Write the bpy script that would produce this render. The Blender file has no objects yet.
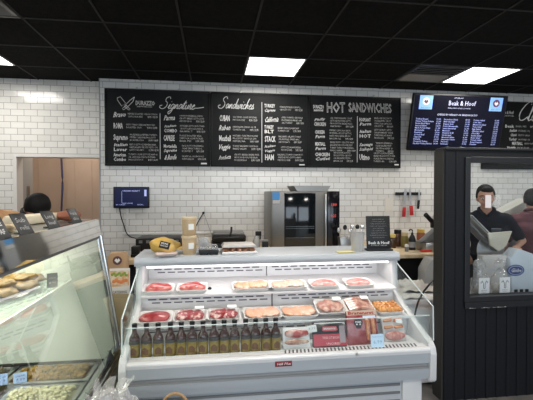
import bpy, bmesh, math, random
from mathutils import Vector, Matrix, Euler, noise

random.seed(7)
SC = bpy.context.scene
COL = SC.collection
R = math.radians
PI = math.pi
CZ = 1.55                                   # eye height of the camera

# ------------------------------------------------------------------ helpers: shapes
def new(): return bmesh.new()

def merge(bm, tmp, M=None):
    if M is not None: tmp.transform(M)
    vm = {v: bm.verts.new(v.co) for v in tmp.verts}
    for f in tmp.faces:
        try:
            nf = bm.faces.new([vm[v] for v in f.verts]); nf.material_index = f.material_index
        except ValueError: pass
    tmp.free()
    return bm

def box(bm, x0, x1, y0, y1, z0, z1, bev=0, seg=2, M=None):
    t = bmesh.new()
    bmesh.ops.create_cube(t, size=1)
    for v in t.verts:
        v.co = Vector(((x0+x1)/2 + v.co.x*(x1-x0), (y0+y1)/2 + v.co.y*(y1-y0), (z0+z1)/2 + v.co.z*(z1-z0)))
    if bev > 0:
        bmesh.ops.bevel(t, geom=list(t.edges), offset=bev, segments=seg, profile=0.5, affect='EDGES')
    return merge(bm, t, M)

def prism(bm, pts, a0, a1, axis='x', M=None, bev=0):
    """2D polygon extruded along an axis. axis x: pts are (y,z); y: (x,z); z: (x,y)"""
    t = bmesh.new()
    def mk(p, a):
        if axis == 'x': return (a, p[0], p[1])
        if axis == 'y': return (p[0], a, p[1])
        return (p[0], p[1], a)
    A = [t.verts.new(mk(p, a0)) for p in pts]; B = [t.verts.new(mk(p, a1)) for p in pts]
    n = len(pts)
    t.faces.new(A); t.faces.new(B[::-1])
    for i in range(n): t.faces.new((A[i], B[i], B[(i+1) % n], A[(i+1) % n]))
    bmesh.ops.recalc_face_normals(t, faces=t.faces)
    if bev > 0:
        bmesh.ops.bevel(t, geom=list(t.edges), offset=bev, segments=2, profile=0.5, affect='EDGES')
    return merge(bm, t, M)

def lathe(bm, prof, n=20, M=None, cap=True):
    t = bmesh.new(); rings = []
    for r, z in prof:
        rings.append([t.verts.new((r*math.cos(2*PI*i/n), r*math.sin(2*PI*i/n), z)) for i in range(n)])
    for a, b in zip(rings, rings[1:]):
        for i in range(n): t.faces.new((a[i], a[(i+1) % n], b[(i+1) % n], b[i]))
    if cap:
        t.faces.new(rings[0][::-1]); t.faces.new(rings[-1])
    bmesh.ops.recalc_face_normals(t, faces=t.faces)
    return merge(bm, t, M)

def smooth_path(pts, k=6):
    pts = [Vector(p) for p in pts]
    if len(pts) < 3: return pts
    out = []
    for i in range(len(pts)-1):
        p0 = pts[max(i-1, 0)]; p1 = pts[i]; p2 = pts[i+1]; p3 = pts[min(i+2, len(pts)-1)]
        for j in range(k):
            t = j/k
            out.append(0.5*((2*p1)+(p2-p0)*t+(2*p0-5*p1+4*p2-p3)*t*t+(3*p1-p0-3*p2+p3)*t**3))
    out.append(pts[-1]); return out

def tube(bm, pts, r, n=8, smooth=True, k=6, M=None, closed=False):
    pts = smooth_path(pts, k) if smooth else [Vector(p) for p in pts]
    rr = r if isinstance(r, (list, tuple)) else None
    t = bmesh.new(); rings = []
    up = Vector((0, 0, 1))
    for i, p in enumerate(pts):
        d = (pts[min(i+1, len(pts)-1)]-pts[max(i-1, 0)])
        d = d.normalized() if d.length > 1e-9 else Vector((1, 0, 0))
        s = d.cross(up)
        if s.length < 1e-3: s = d.cross(Vector((0, 1, 0)))
        s.normalize(); u = s.cross(d)
        q = (rr[0]+(rr[1]-rr[0])*i/(len(pts)-1)) if rr else r
        rings.append([t.verts.new(p+q*(math.cos(2*PI*j/n)*s+math.sin(2*PI*j/n)*u)) for j in range(n)])
    for a, b in zip(rings, rings[1:]):
        for i in range(n): t.faces.new((a[i], a[(i+1) % n], b[(i+1) % n], b[i]))
    t.faces.new(rings[0][::-1]); t.faces.new(rings[-1])
    bmesh.ops.recalc_face_normals(t, faces=t.faces)
    return merge(bm, t, M)

def ball(bm, c, r, u=16, v=10, M=None, ns=0, nf=20, seed=0, flat=None):
    """ellipsoid, optional noise ns, optional flat bottom at relative z `flat`"""
    t = bmesh.new()
    bmesh.ops.create_uvsphere(t, u_segments=u, v_segments=v, radius=1)
    rx, ry, rz = (r, r, r) if isinstance(r, (int, float)) else r
    for w in t.verts:
        p = Vector(w.co)
        if flat is not None and p.z < flat: p.z = flat
        k = 1.0
        q = Vector((p.x*rx, p.y*ry, p.z*rz))
        if ns: k = 1+ns*noise.noise(q*nf+Vector((seed*3.1, seed*1.7, seed)))
        w.co = Vector(c)+Vector((q.x*k, q.y*k, q.z*k))
    return merge(bm, t, M)

def capsule(bm, p0, p1, r0, r1, n=14):
    p0 = Vector(p0); p1 = Vector(p1); d = p1-p0; L = d.length
    if L < 1e-6: return ball(bm, p0, r0, n, 8)
    q = d.to_track_quat('Z', 'Y').to_matrix().to_4x4()
    prof = []
    for i in range(1, 6): a = -PI/2+PI/2*i/5; prof.append((r0*math.cos(a), r0*math.sin(a)))
    for i in range(0, 5): a = PI/2*i/5; prof.append((r1*math.cos(a), L+r1*math.sin(a)))
    return lathe(bm, prof, n, Matrix.Translation(p0) @ q)

# ------------------------------------------------------------------ helpers: objects
def obj(name, bm, m, parent=None, loc=None, rot=None, smooth=True, ang=35):
    me = bpy.data.meshes.new(name)
    bmesh.ops.remove_doubles(bm, verts=bm.verts, dist=1e-6)
    bm.to_mesh(me); bm.free()
    for q in (m if isinstance(m, (list, tuple)) else [m]): me.materials.append(q)
    if smooth and len(me.polygons):
        me.polygons.foreach_set('use_smooth', [True]*len(me.polygons))
        me.set_sharp_from_angle(angle=R(ang))
    o = bpy.data.objects.new(name, me); COL.objects.link(o)
    if parent is not None: o.parent = parent
    if loc is not None: o.location = loc
    if rot is not None: o.rotation_euler = rot
    return o

def tag(o, label, cat, group=None, kind=None):
    o['label'] = label; o['category'] = cat
    if group: o['group'] = group
    if kind: o['kind'] = kind
    return o

def thing(name, label, cat, loc=(0, 0, 0), rot=(0, 0, 0), group=None):
    o = bpy.data.objects.new(name, None); COL.objects.link(o)
    o.location = loc; o.rotation_euler = rot; o.empty_display_size = 0.1
    return tag(o, label, cat, group)

def struct(name, bm, m, smooth=False, parent=None):
    o = obj(name, bm, m, parent, smooth=smooth)
    if parent is None: o['kind'] = 'structure'
    return o

def dup(root, loc=None, rot=None, label=None, group=None, parent=None):
    r = root.copy(); COL.objects.link(r)
    if loc is not None: r.location = loc
    if rot is not None: r.rotation_euler = rot
    if label: r['label'] = label
    if group: r['group'] = group
    for ch in [c for c in bpy.data.objects if c.parent == root]:
        c = ch.copy(); COL.objects.link(c); c.parent = r
        for g in [g for g in bpy.data.objects if g.parent == ch]:
            d = g.copy(); COL.objects.link(d); d.parent = c
    return r

# ------------------------------------------------------------------ helpers: materials
MATS = {}
def mat(name, col, rough=0.5, metal=0.0, emit=None, es=1.0, spec=0.5, noise_col=None, nscale=20, namt=1.0, bump=0, bscale=60, trans=0, coat=0, nlo=0.4, nhi=0.6):
    if name in MATS: return MATS[name]
    m = bpy.data.materials.new(name); m.use_nodes = True
    nt = m.node_tree; b = nt.nodes['Principled BSDF']
    b.inputs['Base Color'].default_value = (*col, 1)
    b.inputs['Roughness'].default_value = rough
    b.inputs['Metallic'].default_value = metal
    b.inputs['Specular IOR Level'].default_value = spec
    if coat: b.inputs['Coat Weight'].default_value = coat; b.inputs['Coat Roughness'].default_value = 0.08
    if trans: b.inputs['Transmission Weight'].default_value = trans
    if emit:
        b.inputs['Emission Color'].default_value = (*emit, 1); b.inputs['Emission Strength'].default_value = es
    if noise_col or bump:
        tc = nt.nodes.new('ShaderNodeTexCoord')
    if noise_col:
        nz = nt.nodes.new('ShaderNodeTexNoise'); nz.inputs['Scale'].default_value = nscale; nz.inputs['Detail'].default_value = 4
        rp = nt.nodes.new('ShaderNodeValToRGB')
        rp.color_ramp.elements[0].position = nlo; rp.color_ramp.elements[0].color = (*col, 1)
        rp.color_ramp.elements[1].position = nhi
        rp.color_ramp.elements[1].color = (*[col[i]+(noise_col[i]-col[i])*namt for i in range(3)], 1)
        nt.links.new(tc.outputs['Object'], nz.inputs['Vector']); nt.links.new(nz.outputs['Fac'], rp.inputs['Fac'])
        nt.links.new(rp.outputs['Color'], b.inputs['Base Color'])
    if bump:
        n2 = nt.nodes.new('ShaderNodeTexNoise'); n2.inputs['Scale'].default_value = bscale; n2.inputs['Detail'].default_value = 3
        bp = nt.nodes.new('ShaderNodeBump'); bp.inputs['Strength'].default_value = bump; bp.inputs['Distance'].default_value = 0.01
        nt.links.new(tc.outputs['Object'], n2.inputs['Vector']); nt.links.new(n2.outputs['Fac'], bp.inputs['Height'])
        nt.links.new(bp.outputs['Normal'], b.inputs['Normal'])
    MATS[name] = m
    return m

def pane_mat(name, tint=(0.96, 0.98, 0.97), refl=1.0, rough=0.0, haze=0.0, hazecol=(1, 1, 1)):
    m = bpy.data.materials.new(name); m.use_nodes = True
    nt = m.node_tree; nt.nodes.clear()
    out = nt.nodes.new('ShaderNodeOutputMaterial')
    tr = nt.nodes.new('ShaderNodeBsdfTransparent'); tr.inputs['Color'].default_value = (*tint, 1)
    gl = nt.nodes.new('ShaderNodeBsdfGlossy'); gl.inputs['Roughness'].default_value = rough
    fr = nt.nodes.new('ShaderNodeFresnel'); fr.inputs['IOR'].default_value = 1.5
    mu = nt.nodes.new('ShaderNodeMath'); mu.operation = 'MULTIPLY'; mu.use_clamp = True; mu.inputs[1].default_value = refl
    mx = nt.nodes.new('ShaderNodeMixShader')
    ge = nt.nodes.new('ShaderNodeNewGeometry'); iv = nt.nodes.new('ShaderNodeMath'); iv.operation = 'SUBTRACT'; iv.inputs[0].default_value = 1.0
    nt.links.new(ge.outputs['Backfacing'], iv.inputs[1])
    m3 = nt.nodes.new('ShaderNodeMath'); m3.operation = 'MULTIPLY'
    nt.links.new(fr.outputs[0], mu.inputs[0]); nt.links.new(mu.outputs[0], m3.inputs[0]); nt.links.new(iv.outputs[0], m3.inputs[1])
    nt.links.new(m3.outputs[0], mx.inputs[0])
    nt.links.new(gl.outputs[0], mx.inputs[2])
    if haze:
        df = nt.nodes.new('ShaderNodeBsdfDiffuse'); df.inputs['Color'].default_value = (*hazecol, 1)
        m2 = nt.nodes.new('ShaderNodeMixShader'); m2.inputs[0].default_value = haze
        nt.links.new(tr.outputs[0], m2.inputs[1]); nt.links.new(df.outputs[0], m2.inputs[2]); nt.links.new(m2.outputs[0], mx.inputs[1])
    else: nt.links.new(tr.outputs[0], mx.inputs[1])
    nt.links.new(mx.outputs[0], out.inputs['Surface'])
    return m

def tile_mat(name, plane='xz', ox=0.0, oz=0.0, c1=(0.66, 0.655, 0.635), c2=(0.58, 0.575, 0.555), mortar=(0.27, 0.255, 0.235), rough=0.12):
    m = bpy.data.materials.new(name); m.use_nodes = True
    nt = m.node_tree; b = nt.nodes['Principled BSDF']
    g = nt.nodes.new('ShaderNodeNewGeometry'); sp = nt.nodes.new('ShaderNodeSeparateXYZ'); cb = nt.nodes.new('ShaderNodeCombineXYZ')
    nt.links.new(g.outputs['Position'], sp.inputs[0])
    ax = nt.nodes.new('ShaderNodeMath'); ax.inputs[1].default_value = ox+20*0.146
    az = nt.nodes.new('ShaderNodeMath'); az.inputs[1].default_value = oz
    nt.links.new(sp.outputs['X' if plane == 'xz' else 'Y'], ax.inputs[0]); nt.links.new(sp.outputs['Z'], az.inputs[0])
    nt.links.new(ax.outputs[0], cb.inputs[0]); nt.links.new(az.outputs[0], cb.inputs[1])
    br = nt.nodes.new('ShaderNodeTexBrick')
    br.offset = 0.5; br.squash = 1.0
    br.inputs['Color1'].default_value = (*c1, 1); br.inputs['Color2'].default_value = (*c2, 1); br.inputs['Mortar'].default_value = (*mortar, 1)
    br.inputs['Scale'].default_value = 1.0; br.inputs['Mortar Size'].default_value = 0.0026; br.inputs['Mortar Smooth'].default_value = 0.2
    br.inputs['Bias'].default_value = -0.2
    br.inputs['Brick Width'].default_value = 0.146; br.inputs['Row Height'].default_value = 0.073
    nt.links.new(cb.outputs[0], br.inputs['Vector'])
    nt.links.new(br.outputs['Color'], b.inputs['Base Color'])
    b.inputs['Roughness'].default_value = rough; b.inputs['Specular IOR Level'].default_value = 0.35
    bp = nt.nodes.new('ShaderNodeBump'); bp.invert = True; bp.inputs['Strength'].default_value = 0.5; bp.inputs['Distance'].default_value = 0.003
    nt.links.new(br.outputs['Fac'], bp.inputs['Height'])
    nz = nt.nodes.new('ShaderNodeTexNoise'); nz.inputs['Scale'].default_value = 9
    b2 = nt.nodes.new('ShaderNodeBump'); b2.inputs['Strength'].default_value = 0.06; b2.inputs['Distance'].default_value = 0.02
    nt.links.new(g.outputs['Position'], nz.inputs['Vector']); nt.links.new(nz.outputs['Fac'], b2.inputs['Height'])
    nt.links.new(bp.outputs[0], b2.inputs['Normal'])
    nt.links.new(b2.outputs[0], b.inputs['Normal'])
    MATS[name] = m
    return m

WHITE = mat('white_plastic', (0.60, 0.60, 0.60), 0.35)
LINER = mat('white_liner', (0.66, 0.65, 0.65), 0.4)
CASEG = mat('case_grey', (0.39, 0.415, 0.445), 0.32)
CANOPY = mat('canopy_grey', (0.40, 0.425, 0.45), 0.45)
DARKG = mat('dark_groove', (0.16, 0.165, 0.17), 0.4)
STEEL = mat('steel', (0.55, 0.55, 0.54), 0.28, 1.0)
STEELB = mat('steel_brushed', (0.42, 0.415, 0.40), 0.38, 1.0)
CHROME = mat('chrome', (0.62, 0.63, 0.65), 0.12, 1.0)
BLACK = mat('black_plastic', (0.008, 0.008, 0.009), 0.4, spec=0.3)
MATTBLK = mat('matte_black', (0.008, 0.008, 0.009), 0.8, spec=0.2)
BOARD = mat('chalkboard', (0.0075, 0.008, 0.0085), 0.5, spec=0.12, noise_col=(0.0105, 0.011, 0.0115), nscale=4)
BFRAME = mat('board_frame', (0.004, 0.004, 0.004), 0.5, spec=0.2)
CHALK = mat('chalk', (0.56, 0.56, 0.55), 0.9, emit=(0.6, 0.6, 0.6), es=0.04)  # chalk strokes also given a faint glow
CHALKD = mat('chalk_dim', (0.40, 0.40, 0.39), 0.9)
CHALKG = mat('chalk_grey', (0.42, 0.43, 0.43), 0.9)
DARKBLUE = mat('partition_paint', (0.0045, 0.0055, 0.008), 0.5, spec=0.3)
FOAM = mat('foam_tray', (0.70, 0.69, 0.67), 0.5)
KRAFT = mat('kraft', (0.42, 0.27, 0.15), 0.8)
PAPERW = mat('paper_white', (0.72, 0.72, 0.70), 0.8)

# ------------------------------------------------------------------ helpers: lettering
def text_mesh(s, size=1.0, res=1, outline=0.0, bold=0.0, space=1.0, align='LEFT'):
    cu = bpy.data.curves.new('t', 'FONT'); cu.body = s; cu.size = size; cu.resolution_u = res; cu.align_x = align
    cu.space_character = space; cu.offset = bold
    if outline:
        cu.fill_mode = 'NONE'; cu.bevel_depth = outline; cu.bevel_resolution = 0
    o = bpy.data.objects.new('t', cu); COL.objects.link(o)
    dg = bpy.context.evaluated_depsgraph_get(); dg.update()
    me = bpy.data.meshes.new_from_object(o.evaluated_get(dg))
    t = bmesh.new(); t.from_mesh(me)
    bpy.data.objects.remove(o); bpy.data.curves.remove(cu); bpy.data.meshes.remove(me)
    return t

def put_text(bm, s, x, z, h, w=None, y=-0.001, outline=0, bold=0.0, shear=0, rot=0, space=1.0, M=None, mi=0, align='LEFT'):
    """lettering in the x-z plane, facing -y; cap height h, optional full width w"""
    t = text_mesh(s, 1.0, 1, outline/h*0.7 if outline else 0, bold, space, align)
    if not t.verts: t.free(); return
    sc = h/0.70
    sx = sc
    if w:
        xs = [v.co.x for v in t.verts]; ww = max(xs)-min(xs)
        if ww > 1e-6: sx = w/ww
    for v in t.verts:
        a = v.co.x*sx+shear*v.co.y*sc; b = v.co.y*sc; c = v.co.z*sc
        if rot: a, b = a*math.cos(rot)-b*math.sin(rot), a*math.sin(rot)+b*math.cos(rot)
        v.co = Vector((x+a, y-c, z+b))
    for f in t.faces: f.material_index = mi
    merge(bm, t, M)

GL = {  # simple handwriting strokes: (advance, [strokes])
 'S': (1.05, [[(1.0, 1.45), (0.75, 1.75), (0.35, 1.6), (0.3, 1.2), (0.65, 0.9), (0.75, 0.45), (0.4, 0.02), (-0.1, 0.05), (-0.35, 0.35), (0.0, 0.5)]]),
 'C': (1.0, [[(0.95, 1.45), (0.8, 1.75), (0.4, 1.4), (0.1, 0.7), (0.25, 0.1), (0.6, 0.05), (0.95, 0.35)]]),
 'i': (0.38, [[(0, 0.15), (0.2, 0.7), (0.12, 0.15), (0.22, 0.0), (0.4, 0.15)], [(0.27, 1.0), (0.31, 1.06)]]),
 'g': (0.6, [[(0.5, 0.6), (0.25, 0.7), (0.05, 0.35), (0.2, 0.02), (0.45, 0.3), (0.52, 0.65), (0.38, -0.3), (0.1, -0.75), (-0.1, -0.5), (0.3, -0.15), (0.62, 0.15)]]),
 'n': (0.68, [[(0, 0.15), (0.15, 0.65), (0.1, 0.0), (0.3, 0.55), (0.45, 0.65), (0.48, 0.3), (0.5, 0.02), (0.7, 0.15)]]),
 'a': (0.6, [[(0.48, 0.58), (0.25, 0.7), (0.05, 0.35), (0.2, 0.02), (0.42, 0.3), (0.5, 0.65), (0.46, 0.15), (0.62, 0.12)]]),
 't': (0.42, [[(0, 0.15), (0.3, 1.25), (0.14, 0.3), (0.2, 0.0), (0.44, 0.15)], [(0.02, 0.82), (0.5, 0.95)]]),
 'u': (0.66, [[(0.05, 0.2), (0.14, 0.65), (0.1, 0.15), (0.25, 0.0), (0.45, 0.3), (0.52, 0.65), (0.48, 0.1), (0.68, 0.15)]]),
 'r': (0.46, [[(0, 0.15), (0.14, 0.75), (0.3, 0.62), (0.24, 0.2), (0.3, 0.0), (0.48, 0.15)]]),
 'e': (0.5, [[(0.02, 0.3), (0.35, 0.5), (0.28, 0.7), (0.08, 0.4), (0.14, 0.03), (0.38, 0.03), (0.52, 0.18)]]),
 'd': (0.62, [[(0.45, 0.58), (0.22, 0.68), (0.04, 0.35), (0.18, 0.02), (0.42, 0.35), (0.62, 1.5), (0.46, 0.15), (0.64, 0.12)]]),
 'w': (0.85, [[(0.03, 0.25), (0.12, 0.65), (0.12, 0.1), (0.28, 0.05), (0.42, 0.6), (0.4, 0.1), (0.58, 0.05), (0.72, 0.65), (0.87, 0.55)]]),
 'c': (0.48, [[(0.4, 0.55), (0.25, 0.68), (0.05, 0.35), (0.16, 0.02), (0.36, 0.05), (0.5, 0.2)]]),
 'h': (0.62, [[(0, 0.15), (0.36, 1.5), (0.22, 1.2), (0.06, 0.0), (0.24, 0.5), (0.4, 0.6), (0.42, 0.1), (0.62, 0.12)]]),
 's': (0.45, [[(0, 0.12), (0.25, 0.75), (0.22, 0.5), (0.36, 0.22), (0.18, 0.0), (0.03, 0.08)], [(0.3, 0.05), (0.46, 0.15)]]),
 'l': (0.36, [[(0, 0.15), (0.34, 1.4), (0.22, 1.5), (0.1, 0.3), (0.18, 0.0), (0.38, 0.15)]]),
}
def script(bm, s, x, z, xh, w=None, slant=0.35, r=0.003, y=-0.002, swash=0):
    """handwritten word along +x, x-height xh"""
    strokes = []; cx = 0
    for ch in s:
        adv, st = GL[ch]
        for k in st: strokes.append([(cx+p[0]+slant*p[1], p[1]) for p in k])
        cx += adv
    if swash: strokes[-1 if s[-1] != 's' else -2] += [(cx+0.6, 0.2), (cx+swash, 0.35)]
    sx = xh/0.7
    if w: sx = w/(cx+slant)
    for st in strokes:
        tube(bm, [(x+p[0]*sx, y, z+p[1]*xh/0.7) for p in st], r, 5, True, 4)

def XW(px, Y):
    a = (px-266.5)/400; yaw = R(7.69)
    return Y*(math.sin(yaw)+a*math.cos(yaw))/(math.cos(yaw)-a*math.sin(yaw))

# ------------------------------------------------------------------ camera
cam = bpy.data.cameras.new('camera'); co = bpy.data.objects.new('camera', cam); COL.objects.link(co)
cam.sensor_width = 36; cam.lens = 36*400/533; cam.clip_start = 0.05
co.location = (0, 0, CZ); co.rotation_euler = Euler((R(90-1.0), 0, -R(7.69)), 'XYZ')
SC.camera = co

# ------------------------------------------------------------------ setting
CEIL = 2.88
YB = 4.88          # tiled back wall
YL = 5.02          # recessed tiled wall left of it
TILE = tile_mat('subway_tile', ox=0.02, oz=0.0)
TILE2 = tile_mat('subway_tile_warm', ox=0.06, oz=0.03, c1=(0.68, 0.665, 0.63), c2=(0.61, 0.595, 0.56))
TILES = tile_mat('subway_tile_side', plane='yz')
CEILM = mat('ceiling_tile', (0.008, 0.0078, 0.0078), 0.9, spec=0.08, noise_col=(0.012, 0.0115, 0.011), nscale=30, bump=0.2, bscale=300)
GRIDM = mat('ceiling_grid', (0.023, 0.022, 0.021), 0.6, spec=0.2)
FLOORM = mat('floor_concrete', (0.10, 0.095, 0.09), 0.35, noise_col=(0.15, 0.14, 0.13), nscale=3)
PLASTER = mat('plaster', (0.34, 0.33, 0.31), 0.8)
BROWN = mat('brown_panel', (0.40, 0.30, 0.225), 0.6, noise_col=(0.43, 0.325, 0.25), nscale=2)
TRIMW = mat('tile_trim', (0.62, 0.60, 0.57), 0.3)

struct('floor', box(new(), -4, 6.5, -4, 8, -0.1, 0), FLOORM)
struct('ceiling', box(new(), -4, 6.5, -4, YL+0.2, CEIL, CEIL+0.1), CEILM)
b = new()
GX = [0.345+0.5905*n for n in range(-8, 11)]; GY = [3.888+0.613*n for n in range(-13, 2)]
for x in GX: box(b, x-0.008, x+0.008, -4, YL, CEIL-0.006, CEIL+0.01)
for y in GY: box(b, -4, 6.5, y-0.008, y+0.008, CEIL-0.006, CEIL+0.01)
struct('trim_ceiling_grid', b, GRIDM)
struct('wall_back', box(new(), -1.30, 6.5, YB, YL+0.2, 0, CEIL), TILE)
OX0, OX1, OZ = -2.26, -1.335, 1.975       # pass-through opening in the recessed wall
b = new()
box(b, -4, OX0, YL, YL+0.12, 0, CEIL); box(b, OX0, -1.30, YL, YL+0.12, OZ, CEIL); box(b, OX0, -1.30, YL, YL+0.12, 0, 1.0)
struct('wall_back_left', b, TILE2)
b = new()
box(b, OX0-0.035, OX0+0.004, YL-0.02, YL+0.14, 1.0, OZ+0.035, 0.002); box(b, OX0+0.004, OX1, YL-0.02, YL+0.14, OZ-0.004, OZ+0.035, 0.002)
box(b, OX1, -1.302, YL-0.02, YL+0.14, 1.0, OZ, 0.004)
struct('trim_opening', b, TRIMW)
b = new()
box(b, -1.302, -1.29, YB-0.006, YB+0.01, 0, CEIL)
struct('trim_wall_edge', b, mat('edge_trim', (0.30, 0.31, 0.33), 0.35))
b = new()
box(b, -4, -1.1, 6.5, 6.6, 0, CEIL); box(b, -1.4, -1.28, YL+0.2, 6.6, 0, CEIL)
for x in (-2.62, -2.1, -1.85, -1.7): box(b, x-0.004, x+0.004, 6.493, 6.5, 0, CEIL)
struct('wall_back_room', b, BROWN)
struct('wall_back_room_left', box(new(), -3.1, -3.0, YL+0.12, 6.5, 0, CEIL), BROWN)
struct('trim_opening_reveal', box(new(), OX0-0.03, OX0-0.004, YL+0.12, YL+0.42, 0, OZ+0.03), PLASTER)
struct('ceiling_back_room', box(new(), -4, -1.28, YL+0.1, 6.7, CEIL, CEIL+0.1), PLASTER)
struct('wall_left', box(new(), -4.1, -4, -4, YL, 0, CEIL), PLASTER)
struct('wall_right', box(new(), 6.5, 6.6, -4, YL, 0, CEIL), TILES)
# storefront wall behind the camera with three tall window openings
b = new()
box(b, -4, 6.5, -4.1, -4, 0, 0.5); box(b, -4, 6.5, -4.1, -4, 2.6, CEIL)
for x0, x1 in ((-4, -3.2), (-0.9, -0.5), (2.0, 2.4), (4.9, 6.5)): box(b, x0, x1, -4.1, -4, 0.5, 2.6)
struct('wall_front', b, PLASTER)

# ------------------------------------------------------------------ lights and fixtures in the ceiling
EMIT = mat('light_diffuser', (0.9, 0.9, 0.88), 0.6, emit=(1.0, 0.97, 0.92), es=7.0)
def cell(ix, iy): return 0.345+0.5905*ix, 3.888+0.613*iy
fix = [(0, 0, 'white square ceiling light above the middle menu board'), (4, 0, 'white square ceiling light beside the black vent'),
       (-5, 0, 'white ceiling light cut off at the left edge of the photo')]
for ix, iy in ((-4, -4), (0, -4), (4, -4), (7, -2), (-4, -8), (0, -8), (4, -8)):  # out-of-view panels added for illumination
    fix.append((ix, iy, None))
for n, (ix, iy, lab) in enumerate(fix):
    x, y = cell(ix, iy)
    t = thing('ceiling_light', lab or 'added square ceiling light out of view over the shop floor', 'ceiling light', (x+0.295, y+0.306, CEIL), group='square ceiling lights')
    f = new()
    for q in ((-0.287, 0.287, -0.298, -0.285), (-0.287, 0.287, 0.285, 0.298), (-0.287, -0.274, -0.285, 0.285), (0.274, 0.287, -0.285, 0.285)):
        box(f, *q, -0.008, 0.012)
    obj('frame', f, WHITE, t)
    obj('diffuser', box(new(), -0.274, 0.274, -0.285, 0.285, -0.004, 0.008), EMIT, t)
    L = bpy.data.lights.new('lamp', 'AREA'); L.shape = 'RECTANGLE'; L.size = 0.5; L.size_y = 0.5
    L.energy = 17 if lab else 22; L.color = (1.0, 0.95, 0.88)
    lo = bpy.data.objects.new('lamp', L); COL.objects.link(lo); lo.location = (x+0.295, y+0.306, CEIL-0.03)

def vent(ix, iy, label):
    x, y = cell(ix, iy)
    t = thing('ceiling_vent', label, 'air vent', (x+0.295, y+0.306, CEIL), group='black ceiling vents')
    f = new()
    for q in ((-0.287, 0.287, -0.298, -0.26), (-0.287, 0.287, 0.26, 0.298), (-0.287, -0.25, -0.26, 0.26), (0.25, 0.287, -0.26, 0.26)):
        box(f, *q, -0.012, 0.01, 0.002)
    obj('frame', f, mat('vent_frame', (0.02, 0.02, 0.02), 0.35), t)
    obj('backing', box(new(), -0.25, 0.25, -0.26, 0.26, 0.004, 0.012), MATTBLK, t)
    s = new()
    for k in range(9):
        yy = -0.23+k*0.0575
        M = Matrix.Translation((0, yy, -0.004)) @ Matrix.Rotation(R(35 if k < 5 else -35), 4, 'X')
        box(s, -0.25, 0.25, -0.02, 0.02, -0.0015, 0.0015, M=M)
    obj('louvre', s, mat('vent_louvre', (0.34, 0.33, 0.32), 0.3, 0.6), t)
vent(3, 0, 'black louvred ceiling vent next to the right ceiling light')
vent(-4, -2, 'black louvred ceiling vent at the top left corner')

def area(name, loc, rot, sx, sy, e, col):
    L = bpy.data.lights.new(name, 'AREA'); L.shape = 'RECTANGLE'; L.size = sx; L.size_y = sy; L.energy = e; L.color = col
    o = bpy.data.objects.new(name, L); COL.objects.link(o); o.location = loc; o.rotation_euler = rot; return o
for xc, w in ((-2.05, 2.3), (0.75, 2.5), (3.65, 2.5)):
    area('daylight', (xc, -3.98, 1.55), (R(90), 0, 0), w, 2.0, 55, (0.80, 0.90, 1.0))
area('back_room_fill', (-1.95, 5.8, 2.7), (0, 0, 0), 0.5, 0.5, 16, (1.0, 0.9, 0.8))  # unseen fill added to brighten the brown room past the opening

w = bpy.data.worlds.new('world'); SC.world = w; w.use_nodes = True
w.node_tree.nodes['Background'].inputs[0].default_value = (0.65, 0.8, 1.0, 1); w.node_tree.nodes['Background'].inputs[1].default_value = 0.9
SC.view_settings.view_transform = 'Standard'; SC.view_settings.look = 'None'; SC.view_settings.exposure = 0.0

# ------------------------------------------------------------------ menu boards
def words(n, seed):
    V = 'prosciutto mozzarella tomato basil arugula olive oil roasted peppers provolone ham salami capicola lettuce onion balsamic pesto cheddar bacon turkey swiss pickles mustard mayo crusty bread'.split()
    r = random.Random(seed); s = ''
    while len(s) < n: s += r.choice(V)+' '
    return s[:n].strip().upper()

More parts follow.
